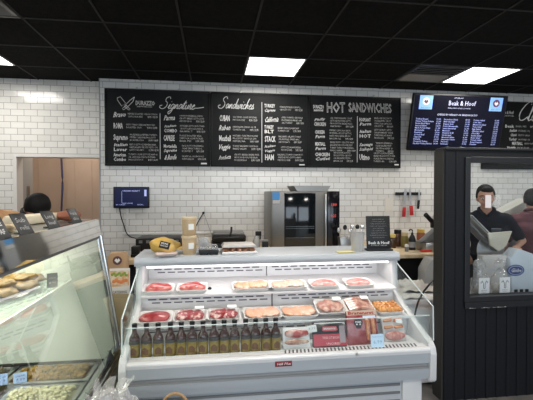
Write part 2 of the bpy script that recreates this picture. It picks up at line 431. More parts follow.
def menu_board(name, label, x0, x1, z0, z1, px0, px1, pz0, pz1, title, entries, div, logo=None, mark=None):
    W, H = x1-x0, z1-z0
    t = thing(name, label, 'menu board', (x0, YB-0.035, z0), group='black chalk menu boards')
    obj('panel', box(new(), 0.02, W-0.02, 0.006, 0.03, 0.02, H-0.02), BOARD, t)
    f = new()
    box(f, 0, W, 0, 0.034, 0, 0.024, 0.002); box(f, 0, W, 0, 0.034, H-0.024, H, 0.002)
    box(f, 0, 0.024, 0, 0.034, 0.024, H-0.024, 0.002); box(f, W-0.024, W, 0, 0.034, 0.024, H-0.024, 0.002)
    obj('frame', f, BFRAME, t)
    c = new()
    for xx in (W*0.3, W*0.7): box(c, xx-0.012, xx+0.012, 0.004, 0.033, H-0.005, H+0.022, 0.002)
    obj('hanging_clip', c, STEELB, t)
    X = lambda px: (px-px0)/(px1-px0)*W
    Z = lambda py: H-(py-pz0)/(pz1-pz0)*H
    S = H/(pz1-pz0)
    y = 0.004
    b = new(); title(b, X, Z, S, y); obj('title_lettering', b, CHALK, t)
    if logo: b = new(); logo(b, X, Z, S, y); obj('logo', b, CHALK, t)
    n = new(); d = new()
    for k, (px, py, pw, names, tx, tw, rows) in enumerate(entries):
        for j, nm in enumerate(names):
            lines = len(names); sty = nm[0]; s = nm[1:]
            hh = (3.0 if rows == 1 else 5.6 if lines == 1 else 3.4)*S*(1 if sty != 's' else 0.9)
            zz = Z(py)-hh/2 if lines == 1 else Z(py)+(0.5*S if j == 0 else -4.1*S)
            if sty == 'b': put_text(n, s, X(px), zz, hh, pw*S, y, bold=0.02)
            elif sty == 's': put_text(n, s, X(px), zz, hh, pw*S, y, bold=0.015, shear=0.35, rot=0.06)
            else: put_text(n, s, X(px), zz, hh*0.7, pw*S*0.9, y, bold=0.01, shear=0.5, rot=0.12)
        for j in range(rows):
            dz = Z(py+(j-(rows-1)/2)*2.75)
            s = words(int(tw*0.95), k*7+j+len(title.__name__)+int(px0))
            if j == rows-1: put_text(d, s[:int(len(s)*0.45)], X(tx), dz-0.9*S, 1.75*S, tw*S*0.5, y); put_text(d, '%d.99 / %d.99' % (8+k % 4, 12+k % 5), X(tx+tw*0.68), dz-0.9*S-0.2*S, 2.0*S, tw*S*0.34, y, bold=0.02)
            else: put_text(d, s, X(tx), dz-0.9*S, 1.75*S, tw*S*(1-0.06*(k+j) % 0.12), y)
    obj('item_lettering', n, CHALK, t); obj('description_lettering', d, CHALKD, t)
    if div: obj('divider_line', box(new(), X(div[0])-0.004, X(div[0])+0.004, y-0.001, y+0.003, Z(div[2]), Z(div[1])), CHALKG, t)
    if mark: obj('maker_mark', box(new(), X(mark[0])-0.034, X(mark[0])+0.034, y-0.001, y+0.003, Z(mark[1])-0.008, Z(mark[1])+0.008), CHALK, t)
    return t

def knife_logo(b, X, Z, S, y, x=116.5, py=96, sc=1.0):
    q = lambda p: (X(x+p[0]*sc), y-0.001, Z(py+p[1]*sc))
    clv = [(0.5, 1.5), (3.5, 0.2), (8.6, 6.6), (4.6, 9.6), (0.5, 3.5), (0.5, 1.5)]
    kn = [(17.2, 0), (15.8, 4.5), (11.0, 9.8), (8.8, 8.0), (13, 3.5), (17.2, 0)]
    for p in (clv, kn): tube(b, [q(a) for a in p], 0.0035, 5, False)
    tube(b, [q(a) for a in [(8, 8), (11.5, 11.2), (13, 12.5), (12, 13.5), (10, 12.2), (7.2, 9.2)]], 0.0035, 5, False)
    tube(b, [q(a) for a in [(9, 8.8), (6.4, 11.2), (5.2, 12.2), (6.6, 13.4), (8.4, 12), (10.6, 9.9)]], 0.0035, 5, False)
    put_text(b, 'DURAZZO', X(x+18.2*sc), Z(py+8.0*sc), 4.2*S*sc, 19*S*sc, y, outline=0.0022)
    put_text(b, 'SANDWICHES & DELI', X(x+19.5*sc), Z(py+10.2*sc), 1.4*S*sc, 15*S*sc, y)
def t_sig(b, X, Z, S, y): script(b, 'Signature', X(160), Z(107), 4.9*S, 36*S, 0.4, 0.0042, y, swash=1.6)
def t_sand(b, X, Z, S, y): script(b, 'Sandwiches', X(219), Z(108.3), 4.7*S, 36*S, 0.35, 0.0042, y)
def t_hot(b, X, Z, S, y):
    put_text(b, 'HOT', X(326), Z(111.8), 10*S, 19*S, y, outline=0.0042, rot=0.02)
    put_text(b, 'SANDWICHES', X(348), Z(110.5), 9.0*S, 46*S, y, outline=0.0036, shear=-0.1)
def l_hot(b, X, Z, S, y):
    put_text(b, 'DURAZZO', X(313), Z(108.2), 3.3*S, 11*S, y, bold=0.02); put_text(b, 'SANDWICHES', X(313.5), Z(111), 1.8*S, 10*S, y, bold=0.03)
def t_cls(b, X, Z, S, y):
    script(b, 'Classics', X(521), Z(119), 8.0*S, 52*S, 0.35, 0.006, y)
def l_cls(b, X, Z, S, y): put_text(b, 'Beak & Hoof', X(504.5), Z(112.5), 3.2*S, 13*S, y, bold=0.02); put_text(b, 'BUTCHER SHOP & DELI', X(504.5), Z(115.2), 1.5*S, 13*S, y)

e1 = [(112.5, 114.5, 12, ['sBravo'], 127, 29, 2), (113, 125.5, 9, ['bROMA'], 125.5, 30, 2), (113, 137, 14, ['bSupremo'], 129, 27, 3),
      (113, 147, 13, ['sItalian', 'bLover'], 128.5, 28, 3), (113, 157, 12, ['bAmerican', 'bCombo'], 127.5, 28.5, 3),
      (162.5, 116.5, 11, ['sParma'], 178.5, 25, 3), (163, 127, 13, ['fItalian', 'bCOMBO'], 179, 25, 3), (162.5, 137, 11, ['bCAPRESE'], 178.5, 24, 3),
      (162.5, 147.5, 13, ['bMortadella', 'sSupreme'], 181, 22, 3), (163, 157, 12, ['s& Bundle'], 181, 24, 2)]
e2 = [(219, 118, 10, ['bCUBAN'], 232, 24, 2), (218, 127.8, 11, ['sRuben'], 232, 25, 2), (218.5, 138, 11.5, ['bMeatball'], 232, 25, 3),
      (217.5, 147, 12, ['sVeggie'], 232, 27, 2), (218, 157, 13, ['fPorchetta'], 233.5, 25, 3),
      (263.5, 106.5, 11, ['bTURKEY', 'sCaprese'], 279, 23, 2), (263.5, 118.5, 14, ['sCalifornia'], 281, 22, 3), (263.5, 128, 9.5, ['bTURKEY', 'bBLT'], 277, 23, 2),
      (264, 138, 11, ['bSTACK'], 278, 23, 3), (263.5, 147.5, 12, ['fItalian', 'fVeggie'], 280.5, 22, 2), (264, 156.5, 9, ['bHAM'], 277, 26, 3)]
e3 = [(314, 121.5, 12, ['fPhilly', 'bCHICKEN'], 329.5, 23, 4), (315, 134, 9.5, ['bCHICKEN', 'sParm'], 329, 23, 4), (315, 146, 10.5, ['bMEATBALL', 'sParm'], 329.5, 25, 4),
      (315, 156.5, 15, ['bCHICKEN', 'sCutlet'], 333, 19, 4),
      (358.5, 120.5, 12, ['bEGGPLANT', 'sParm'], 373.5, 19, 4), (358.5, 132.5, 12, ['sItalian', 'bHOT'], 373.5, 20, 4), (358.5, 146, 14, ['sSausage', 'sScallopini'], 375, 18, 4),
      (358.5, 156.5, 11, ['bUltimo'], 373, 23, 4)]
e4 = [(508, 125, 10, ['bBeak'], 520, 24, 1), (513, 129.5, 8, ['sItalian'], 523, 26, 1), (514, 134, 7, ['sClassic'], 523, 26, 1), (512, 138.5, 9, ['sTurkey'], 523, 26, 1),
      (516, 142.5, 12, ['bMEATBALL'], 530, 20, 1), (510, 147, 10, ['sVeggie'], 522, 26, 1), (509, 151, 9, ['bHAM'], 520, 26, 1), (514, 155.5, 9, ['sCuban'], 524, 26, 1),
      (510, 160, 10, ['bBLT'], 522, 26, 1)]
zb0, zb1 = 1.868, 2.762
menu_board('menu_board', 'black chalk menu board headed Signature with crossed cleaver and knife logo', -1.234, -0.026, zb0, zb1, 104.5, 210, 88, 166, t_sig, e1, (159, 112, 159), knife_logo, (203.5, 163))
menu_board('menu_board', 'black chalk menu board headed Sandwiches in script, middle of the three joined boards', -0.024, 1.183, zb0, zb1, 210, 309, 92, 166.5, t_sand, e2, (261, 101, 162), None, (302, 164))
menu_board('menu_board', 'black chalk menu board headed HOT SANDWICHES in outlined capitals', 1.185, 2.385, zb0, zb1, 309, 400.5, 95, 167.5, t_hot, e3, (356.5, 115, 162), l_hot, (397, 164))
menu_board('menu_board', 'black chalk menu board headed Classics, partly behind the wall television', 3.52, 4.72, zb0, zb1, 483, 575, 100, 169, t_cls, e4, None, l_cls, None)

# ------------------------------------------------------------------ wall television and small monitor
SCR = mat('screen_dark', (0.003, 0.003, 0.005), 0.25, spec=0.3, emit=(0.0015, 0.002, 0.012), es=1.0)
TXT = mat('screen_text', (0.1, 0.12, 0.3), 0.5, emit=(0.50, 0.56, 0.95), es=0.75)
TXTW = mat('screen_title', (0.2, 0.2, 0.3), 0.5, emit=(0.7, 0.76, 0.95), es=0.75)
BLU = mat('screen_blue', (0.1, 0.2, 0.6), 0.5, emit=(0.22, 0.42, 0.95), es=1.0)
LOGOD = mat('screen_logo', (0.05, 0.02, 0.02), 0.5, emit=(0.10, 0.03, 0.06), es=1.0)
LOGOW = mat('screen_logo_pale', (0.3, 0.3, 0.3), 0.5, emit=(0.7, 0.7, 0.72), es=1.0)
TW, TH = 1.255, 0.70
tv = thing('television', 'wide black wall television showing a blue and white price list', 'television', (2.425, 4.75, 2.085), (R(14), 0, 0))
obj('casing', box(new(), 0, TW, 0.0, 0.05, 0, TH, 0.008), BLACK, tv)
obj('screen', box(new(), 0.018, TW-0.018, -0.003, 0.002, 0.03, TH-0.02), SCR, tv)
X = lambda px: (px-411)/(500-411)*TW
b = new(); d = new()
put_text(d, 'Beak & Hoof', 0.46, TH-0.135, 0.058, 0.36, -0.0045, bold=0.005); put_text(d, 'BUTCHER SHOP', 0.53, TH-0.055, 0.016, 0.12, -0.0045)
put_text(d, 'FRESH MEATS & DELI COUNTER', 0.46, TH-0.175, 0.014, 0.30, -0.0045)
put_text(d, 'CHEESES BY WEIGHT OR SANDWICH 7.99', 0.33, TH-0.26, 0.022, 0.54, -0.0045, bold=0.01)
obj('title_lettering', d, TXTW, tv)
c1 = ['Turkey Breast', 'Honey Turkey Deluxe', 'Roast Beef Rare', 'Genoa Salami', 'Black Forest Ham', 'Mortadella', 'Pastrami', 'Corned Beef', 'Capicola', 'Bologna', 'Ovengold Turkey', 'Smoked Turkey Breast']
c2 = ['Provolone Sharp', 'Mild Cheddar', 'Pepper Jack', 'Fresh Mozzarella', 'Swiss Emmental', 'Muenster', 'Havarti Dill', 'Gouda Aged', 'American White', 'American Yellow', 'Pecorino', 'Parmesan']
c3 = ['Potato Salad', 'Cole Slaw', 'Macaroni Salad', 'Tuna Salad', 'Egg Salad', 'Chicken Salad', 'Olive Mix', 'Pasta Salad', 'Bean Salad', 'Tomato Salad', 'Roast Peppers', 'Pickles']
for ci, (lst, cx, pxx) in enumerate(((c1, 0.06, 0.33), (c2, 0.43, 0.72), (c3, 0.83, 1.12))):
    for k, s in enumerate(lst):
        zz = TH-0.315-k*0.0275
        put_text(b, s, cx, zz, 0.018, 0.0125*len(s), -0.0045, bold=0.02); put_text(b, '%d.99' % (7+(k*5+ci) % 8), pxx, zz, 0.018, 0.06, -0.0045, bold=0.02)
obj('price_lettering', b, TXT, tv)
for cx, dark in ((0.165, False), (1.10, True)):
    s = obj('logo_tile', box(new(), cx-0.085, cx+0.085, -0.0045, 0.0, TH-0.19, TH-0.025), BLU, tv)
    M = Matrix.Translation((cx, -0.005, TH-0.095)) @ Matrix.Rotation(R(90), 4, 'X')
    lathe_b = new(); lathe(lathe_b, [(0.046, 0), (0.046, 0.001)], 24, M); obj('emblem', lathe_b, LOGOD if dark else LOGOW, s)
    q = new()
    prism(q, [(cx-0.028, TH-0.10), (cx-0.012, TH-0.075), (cx, TH-0.09), (cx+0.012, TH-0.075), (cx+0.028, TH-0.10), (cx, TH-0.125)], -0.0075, -0.0062, 'y')
    obj('emblem_mark', q, LOGOW if dark else LOGOD, s)
    q = new(); put_text(q, 'BEAK & HOOF', cx-0.06, TH-0.178, 0.014, 0.12, -0.0065); obj('emblem_lettering', q, LOGOD, s)
obj('wall_bracket', box(new(), 0.35, 0.85, 0.05, 0.075, 0.02, 0.3), BLACK, tv)

mn = thing('order_monitor', 'small black wall monitor with dark blue screen left of the oven', 'monitor', (-1.14, 4.83, 1.373))
obj('casing', box(new(), 0, 0.405, 0, 0.03, 0, 0.25, 0.008), BLACK, mn)
s = obj('screen', box(new(), 0.016, 0.389, -0.002, 0.004, 0.022, 0.234), mat('monitor_screen', (0.003, 0.004, 0.012), 0.3, spec=0.2, emit=(0.003, 0.005, 0.035), es=1.0), mn)
b = new(); put_text(b, 'ORDERS READY', 0.10, 0.195, 0.014, 0.20, -0.004, bold=0.02); put_text(b, 'NEW ORDER', 0.10, 0.052, 0.012, 0.12, -0.004); put_text(b, 'DONE', 0.03, 0.035, 0.012, 0.10, -0.004); put_text(b, 'RECALL', 0.27, 0.035, 0.012, 0.07, -0.004)
box(b, 0.35, 0.375, -0.004, -0.002, 0.14, 0.215); box(b, 0.095, 0.098, -0.004, -0.002, 0.06, 0.20)
obj('screen_lettering', b, TXT, s)
obj('wall_mount', box(new(), 0.15, 0.25, 0.03, 0.05, 0.08, 0.17), BLACK, mn)
cb = new(); tube(cb, [(-1.075, 4.85, 1.375), (-1.06, 4.862, 1.27), (-1.03, 4.865, 1.17), (-1.0, 4.862, 1.08), (-0.95, 4.85, 1.035), (-0.89, 4.83, 1.02), (-0.84, 4.78, 0.99), (-0.82, 4.7, 0.945)], 0.006)
tag(obj('power_cable', cb, BLACK), 'black cable hanging down from the small wall monitor', 'cable')
cb = new(); box(cb, -1.045, 0.3, 4.865, 4.88, 1.055, 1.08, 0.003); box(cb, -1.005, -0.985, 4.868, 4.88, 1.08, 1.375, 0.002)
tag(obj('cable_trunking', cb, WHITE), 'white plastic cable trunking running along the tile wall below the monitor', 'cable trunking')

pr = thing('thermometer_probe', 'black probe clipped on the tile wall with thin cords hanging on both sides', 'probe', (XW(203.5, 4.85), 4.85, 1.312))
b = new(); ball(b, (0, 0.0, 0), (0.016, 0.03, 0.016)); obj('clip', b, BLACK, pr)
b = new(); tube(b, [(0, 0, 0), (-0.05, -0.02, -0.08), (-0.085, -0.04, -0.15)], 0.006); obj('probe_rod', b, BLACK, pr)
b = new(); tube(b, [(0, 0, 0), (0.03, 0, -0.08), (0.07, 0.0, -0.19), (0.10, 0.0, -0.27)], 0.003); obj('cord', b, DARKG, pr)

kr = thing('knife_rack', 'black magnetic knife strip on the tile wall right of the small sign', 'knife rack', (2.327, 4.85, 1.535))
obj('magnetic_bar', box(new(), 0, 0.345, 0, 0.03, -0.012, 0.025, 0.004), BLACK, kr)
REDH = mat('red_handle', (0.42, 0.015, 0.02), 0.4)
BLADE = mat('blade', (0.50, 0.51, 0.53), 0.35, 0.7)
def knife(x, zt, zm, zb, hm, bw, hw, lean, label):
    t = thing('kitchen_knife', label, 'knife', (x, 4.844, zm), (0, lean, 0), 'knives on the magnetic strip')
    b = new(); prism(b, [(-bw, 0), (bw, 0), (bw, (zt-zm)*0.8), (bw*0.3, zt-zm), (-bw, (zt-zm)*0.85)], -0.003, 0.003, 'y'); obj('blade', b, BLADE, t)
    b = new(); box(b, -hw, hw, -0.012, 0.006, zb-zm, 0.004, 0.006); obj('handle', b, hm, t)
knife(2.437, 1.617, 1.365, 1.245, REDH, 0.017, 0.022, R(4), 'knife with a red handle, left of the two red ones on the strip')
knife(2.527, 1.627, 1.385, 1.262, REDH, 0.012, 0.024, R(-4), 'knife with a red handle in the middle of the strip')
knife(2.632, 1.61, 1.455, 1.345, BLACK, 0.012, 0.016, R(5), 'short knife with a black handle at the right of the strip')
x, z = 2.20, 1.31
tag(obj('paper_sheet', box(new(), x-0.01, x+0.10, 4.874, 4.879, z, z+0.18), mat('paper_faint', (0.60, 0.575, 0.53), 0.7)), 'pale paper sheet taped on the tile wall above the small black sign', 'paper')

# ------------------------------------------------------------------ back counter
WOODT = mat('butcher_block', (0.60, 0.47, 0.30), 0.5, noise_col=(0.50, 0.37, 0.22), nscale=12)
bc = thing('back_counter', 'long work counter along the tile wall with a pale wooden top', 'counter', (0, 0, 0))
obj('worktop', box(new(), -0.82, 2.95, 3.80, 4.86, 0.89, 0.93, 0.006), WOODT, bc)
b = new(); box(b, -0.80, 2.93, 3.88, 4.86, 0.02, 0.89)
for xx in (-0.2, 0.4, 1.0, 1.6, 2.1, 2.5): box(b, xx-0.006, xx+0.006, 3.868, 3.88, 0.05, 0.87)
obj('cabinet', b, MATTBLK, bc)
CT = 0.93

ov = thing('combi_oven', 'stainless steel countertop combi oven with dark glass door', 'oven', (0.62, 4.2, CT))
W = 0.745; H = 0.64
OVST = mat('oven_steel', (0.20, 0.195, 0.185), 0.42, 0.9)
obj('feet', box(new(), 0.04, W-0.04, 0.05, 0.55, 0, 0.03), MATTBLK, ov)
obj('body', box(new(), 0, W, 0.02, 0.6, 0.028, H, 0.006), OVST, ov)
d = obj('door', box(new(), 0.005, 0.60, -0.02, 0.02, 0.035, H-0.005, 0.005), OVST, ov)
OVG = mat('oven_glass', (0.006, 0.008, 0.010), 0.08, spec=0.6)
obj('window', box(new(), 0.135, 0.475, -0.026, -0.018, 0.05, H-0.02, 0.004), OVG, d)
b = new()
for zz in (0.14, 0.24, 0.26): box(b, 0.15, 0.46, -0.0275, -0.0265, zz, zz+0.006)
obj('rack', b, mat('rack_dim', (0.06, 0.07, 0.075), 0.3), d)
obj('handle', box(new(), 0.575, 0.59, -0.055, -0.02, 0.05, H-0.03, 0.004), STEEL, d)
p = obj('control_panel', box(new(), 0.61, W, -0.015, 0.02, 0.03, H, 0.004), mat('oven_panel', (0.006, 0.006, 0.009), 0.15), ov)
b = new()
for zz, s in ((0.48, '180'), (0.36, '0:25')): put_text(b, s, 0.645, zz, 0.03, 0.06, -0.017, bold=0.03)
obj('display', b, mat('led_red', (0.2, 0.02, 0.02), 0.5, emit=(0.7, 0.08, 0.06), es=0.6), p)
obj('dial', lathe(new(), [(0.02, 0), (0.018, 0.012)], 16, Matrix.Translation((0.675, -0.015, 0.27)) @ Matrix.Rotation(R(90), 4, 'X')), BLACK, p)
s = obj('energy_sticker', box(new(), 0.008, 0.085, -0.0225, -0.0195, H-0.09, H-0.012), mat('sticker_blue', (0.06, 0.28, 0.62), 0.5), ov)
obj('sticker_label', box(new(), 0.012, 0.085, -0.0225, -0.0195, H-0.13, H-0.095), mat('sticker_grey', (0.5, 0.5, 0.48), 0.5), ov)
b = new(); prism(b, [(-0.17, 0), (0.17, 0), (0.205, 0.055), (0.215, 0.06), (-0.215, 0.06), (-0.205, 0.055)], 0, 0.4, 'y')
tag(obj('steel_pan', b, mat('pan_grey', (0.30, 0.30, 0.29), 0.45, 0.7), None, (1.09, 4.3, CT+H)), 'shallow grey steel pan resting on top of the oven', 'pan')

pp = thing('panini_press', 'black and steel panini press left of the oven', 'panini press', (XW(229, 4.2), 4.2, CT))
obj('base', box(new(), -0.185, 0.185, 0, 0.36, 0, 0.10, 0.012), BLACK, pp)
obj('lid', box(new(), -0.18, 0.18, 0.0, 0.36, 0.105, 0.175, 0.018), BLACK, pp)
obj('lid_top', box(new(), -0.165, 0.165, 0.02, 0.34, 0.17, 0.205, 0.012), mat('press_steel', (0.22, 0.21, 0.20), 0.4, 0.8), pp)
b = new(); tube(b, [(-0.15, 0.02, 0.12), (-0.15, -0.04, 0.15), (0, -0.05, 0.155), (0.15, -0.04, 0.15), (0.15, 0.02, 0.12)], 0.011); tube(b, [(0.0, -0.045, 0.155), (0.02, -0.03, 0.21), (0.025, -0.01, 0.265)], 0.011); obj('handle', b, BLACK, pp)

b = thing('spray_bottle', 'clear spray bottle with a black trigger beside the oven', 'spray bottle', (XW(256.5, 4.1), 4.1, CT))
lathe_b = new(); lathe(lathe_b, [(0.037, 0), (0.038, 0.01), (0.038, 0.13), (0.02, 0.165), (0.014, 0.18)], 16); obj('bottle', lathe_b, mat('bottle_grey', (0.36, 0.36, 0.35), 0.25), b)
q = new(); box(q, -0.012, 0.05, -0.012, 0.012, 0.18, 0.225, 0.004); box(q, 0.03, 0.045, -0.006, 0.006, 0.14, 0.185, 0.003); obj('trigger', q, BLACK, b)
b = thing('storage_box', 'black card box behind the spray bottle at the oven', 'box', (XW(265, 4.02), 4.02, CT))
obj('body', box(new(), -0.03, 0.03, -0.04, 0.04, 0, 0.13, 0.004), BLACK, b); obj('lid', box(new(), -0.032, 0.032, -0.042, 0.042, 0.13, 0.145, 0.003), DARKG, b)

def utensil_jar(name, label, cat, loc, w0, w1, h, m, seed, square=False):
    t = thing(name, label, cat, loc)
    b = new()
    if square: prism(b, [(-w0, 0), (w0, 0), (w1, h), (-w1, h)], -w1*0.8, w1*0.8, 'y', bev=0.004)
    else: lathe(b, [(w0, 0), (w0*1.02, 0.005), (w1, h), (w1*1.07, h), (w1*1.07, h-0.01)], 20)
    obj('body', b, m, t)
    return t
t = utensil_jar('utensil_holder', 'grey steel utensil holder right beside the oven', 'utensil holder', (XW(344.5, 4.05), 4.05, CT), 0.052, 0.06, 0.16, STEELB, 1, True)
for k, (dx, dz, hm) in enumerate(((-0.035, 0.22, STEEL), (0.0, 0.25, BLACK), (0.03, 0.21, STEEL))):
    u = thing('serving_spoon', ['steel serving spoon at the left in the steel utensil holder', 'serving spoon with a black end in the steel utensil holder', 'steel serving spoon at the right in the steel utensil holder'][k], 'spoon', (XW(344.5, 4.05)+dx, 4.05-0.02*k, CT+0.10), (0, R(10*(k-1)), 0), 'spoons in the steel holder')
    q = new(); tube(q, [(0, 0, 0), (0, 0, dz-0.10)], 0.005, smooth=False); obj('handle', q, STEEL, u)
    q = new(); ball(q, (0, 0, dz-0.09), (0.022, 0.01, 0.028)); obj('bowl', q, hm, u)

for nm, lab, x, y, r, h, m, capm in (
    ('sauce_jar', 'dark sauce jar with a yellow lid just right of the small black sign', XW(392.5, 4.28), 4.28, 0.042, 0.15, mat('sauce_dark', (0.05, 0.025, 0.012), 0.25), mat('lid_yellow', (0.55, 0.42, 0.12), 0.5)),
    ('sauce_jar', 'tall dark brown jar between the yellow lidded jar and the olive jar', XW(398, 4.40), 4.40, 0.045, 0.19, mat('sauce_brown', (0.07, 0.03, 0.015), 0.25), BLACK),
    ('sauce_jar', 'olive green jar left of the black pump bottle', XW(405, 4.3), 4.3, 0.042, 0.165, mat('sauce_olive', (0.16, 0.13, 0.03), 0.3), mat('lid_tan', (0.5, 0.4, 0.22), 0.5)),
    ('sauce_jar', 'amber jar with a yellow band right of the black pump bottle', XW(421, 4.55), 4.55, 0.050, 0.18, mat('sauce_amber', (0.20, 0.06, 0.025), 0.3), mat('lid_gold', (0.55, 0.36, 0.06), 0.5))):
    t = thing(nm, lab, 'jar', (x, y, CT), group='sauce jars on the back counter')
    b = new(); lathe(b, [(r*0.95, 0), (r, 0.006), (r, h*0.72), (r*0.8, h*0.8)], 18); obj('glass_body', b, m, t)
    b = new(); lathe(b, [(r*0.9, h*0.8), (r*0.92, h), (r*0.85, h+0.004)], 18); obj('lid', b, capm, t)
t = thing('pump_bottle', 'black pump bottle with a grey label on the back counter', 'bottle', (XW(412.5, 4.1), 4.1, CT))
b = new(); lathe(b, [(0.036, 0), (0.038, 0.01), (0.038, 0.12), (0.02, 0.16), (0.014, 0.165), (0.014, 0.185)], 18); obj('body', b, BLACK, t)
b = new(); lathe(b, [(0.0385, 0.03), (0.0385, 0.09)], 18, cap=False); obj('label', b, mat('label_grey', (0.2, 0.2, 0.2), 0.5), t)
b = new(); tube(b, [(0, 0, 0.18), (0, 0, 0.215), (-0.03, -0.01, 0.222), (-0.045, -0.015, 0.212)], 0.007); obj('pump', b, BLACK, t)
t = thing('salt_shaker', 'small grey shaker with a white lid in front of the olive jar', 'shaker', (XW(407, 4.0), 4.0, CT))
b = new(); lathe(b, [(0.02, 0), (0.02, 0.05)], 12); obj('body', b, DARKG, t)
b = new(); lathe(b, [(0.021, 0.05), (0.02, 0.07), (0.012, 0.078)], 12); obj('lid', b, WHITE, t)
t = thing('cutting_knife', 'knife with a red handle lying on the wooden counter near the pump bottle', 'knife', (XW(421, 3.92), 3.92, CT+0.006), (0, 0, R(8)))
obj('handle', box(new(), 0, 0.13, -0.012, 0.012, -0.005, 0.016, 0.005), mat('red_bright', (0.55, 0.02, 0.02), 0.4), t)
b = new(); prism(b, [(-0.18, -0.004), (0, -0.014), (0, 0.014), (-0.12, 0.014)], 0, 0.002, 'z'); obj('blade', b, BLADE, t)
tag(obj('bread_crust', ball(new(), (0, 0, 0.02), (0.07, 0.05, 0.025), ns=0.3, nf=30), mat('bread_pale', (0.55, 0.45, 0.28), 0.8), None, (XW(393, 3.95), 3.95, CT)), 'pale torn bread piece on the wooden counter beside the small sign', 'bread')

t = thing('deli_slicer', 'grey meat slicer with a black handle at the left of the dark partition', 'meat slicer', (XW(424, 3.98)+0.02, 3.98, CT))
obj('base', box(new(), -0.02, 0.42, -0.05, 0.20, 0, 0.10, 0.02), STEELB, t)
b = new(); lathe(b, [(0.14, 0), (0.14, 0.012), (0.02, 0.02)], 28, Matrix.Translation((0.22, 0.1, 0.26)) @ Matrix.Rotation(R(75), 4, 'Y')); obj('blade_disc', b, STEEL, t)
b = new(); prism(b, [(-0.04, 0.10), (0.12, 0.10), (0.20, 0.20), (0.16, 0.26)], 0.0, 0.10, 'y', bev=0.008); obj('carriage', b, mat('slicer_grey', (0.12, 0.12, 0.12), 0.4), t)
b = new(); tube(b, [(-0.035, -0.06, 0.395), (0.08, -0.02, 0.30)], 0.024, smooth=False, n=12); tube(b, [(0.10, -0.02, 0.29), (0.16, 0.05, 0.2)], 0.02, smooth=False); box(b, 0.06, 0.17, -0.03, 0.02, 0.25, 0.31, 0.01); obj('handle', b, BLACK, t)

# lower side counter with label printer, towels and cable (between the case and the partition)
t = thing('side_counter', 'low white work counter between the meat case and the dark partition', 'counter', (0, 0, 0))
b = new(); box(b, 1.40, 2.07, 2.98, 3.66, 0.66, 0.70, 0.006); box(b, 2.065, 2.26, 3.36, 3.66, 0.66, 0.70, 0.006); obj('worktop', b, WHITE, t)
obj('body', box(new(), 1.44, 2.05, 3.0, 3.64, 0.02, 0.66), LINER, t)
t = thing('label_scale', 'grey counter scale with a small blue label by the partition', 'scale', (XW(431, 3.5)+0.02, 3.5, 0.70), (0, 0, R(-12)))
b = new(); prism(b, [(-0.10, 0), (0.16, 0), (0.16, 0.24), (-0.04, 0.24), (-0.10, 0.13)], -0.1, 0.12, 'y', bev=0.012); obj('body', b, mat('printer_grey', (0.27, 0.27, 0.26), 0.4), t)
obj('label', box(new(), -0.02, 0.08, -0.1025, -0.1005, 0.13, 0.165), mat('blue_label', (0.03, 0.06, 0.26), 0.4), t)
obj('display', box(new(), 0.0, 0.13, -0.1025, -0.1005, 0.19, 0.22), mat('grey_display', (0.16, 0.17, 0.16), 0.3), t)
TOWEL = mat('towel', (0.50, 0.475, 0.43), 0.9, noise_col=(0.40, 0.37, 0.33), nscale=8)
def crumple(name, label, loc, r, seed, m):
    b = new()
    t = bmesh.new(); bmesh.ops.create_grid(t, x_segments=26, y_segments=20, size=1)
    for v in t.verts:
        p = Vector((v.co.x*r[0], v.co.y*r[1], 0))
        e = max(0, 1-(v.co.x**2+v.co.y**2)*0.55)
        h = (0.55+0.6*noise.noise(p*14+Vector((seed, seed, 0)))+0.35*abs(noise.noise(p*30+Vector((0, seed, 1)))))*e
        v.co = p+Vector((0.01*noise.noise(p*20), 0.01*noise.noise(p*22), max(0.002, h*r[2])))
    merge(b, t)
    return tag(obj(name, b, m, None, loc, ang=60), label, 'towel')
crumple('folded_towel', 'crumpled off white towel on the low counter by the partition', (1.68, 3.31, 0.70), (0.24, 0.16, 0.11), 3, TOWEL)
crumple('paper_wrap', 'loose white wrapping paper at the front of the low side counter', (1.60, 3.06, 0.70), (0.18, 0.07, 0.04), 9, mat('wrap', (0.55, 0.53, 0.49), 0.7))
cb = new(); tube(cb, [(1.75, 2.97, 0.86), (1.66, 2.90, 0.83), (1.58, 2.88, 0.74), (1.55, 2.9, 0.60), (1.53, 2.93, 0.3), (1.53, 2.94, 0.02)], 0.007)
tag(obj('appliance_cable', cb, BLACK), 'black power cord looping down beside the partition', 'cord')

# black register behind the case at the left
t = thing('receipt_printer', 'black counter appliance behind the yellow bag', 'appliance', (-0.57, 4.35, CT))
obj('body', box(new(), -0.235, 0.235, 0, 0.35, 0, 0.14, 0.012), BLACK, t)
b = new()
for k in range(6): box(b, -0.2+k*0.075, -0.165+k*0.075, -0.004, 0.0, 0.09, 0.12)
obj('button', b, DARKG, t)

# ------------------------------------------------------------------ open meat case
CW = 1.8; CRZ = 0.0
case = thing('meat_display_case', 'white open refrigerated meat case with two stepped shelves and front glass', 'refrigerated display case', (-math.sin(CRZ)*CW, math.cos(CRZ)*CW, 0), (0, 0, CRZ))
CM = Matrix.Translation(case.location) @ Matrix.Rotation(CRZ, 4, 'Z')
def cw(x, y, z): return CM @ Vector((x, y, z))      # case coordinates -> world
XL, XR = -0.407, 1.070
ILx, IRx = XL+0.035, XR-0.035
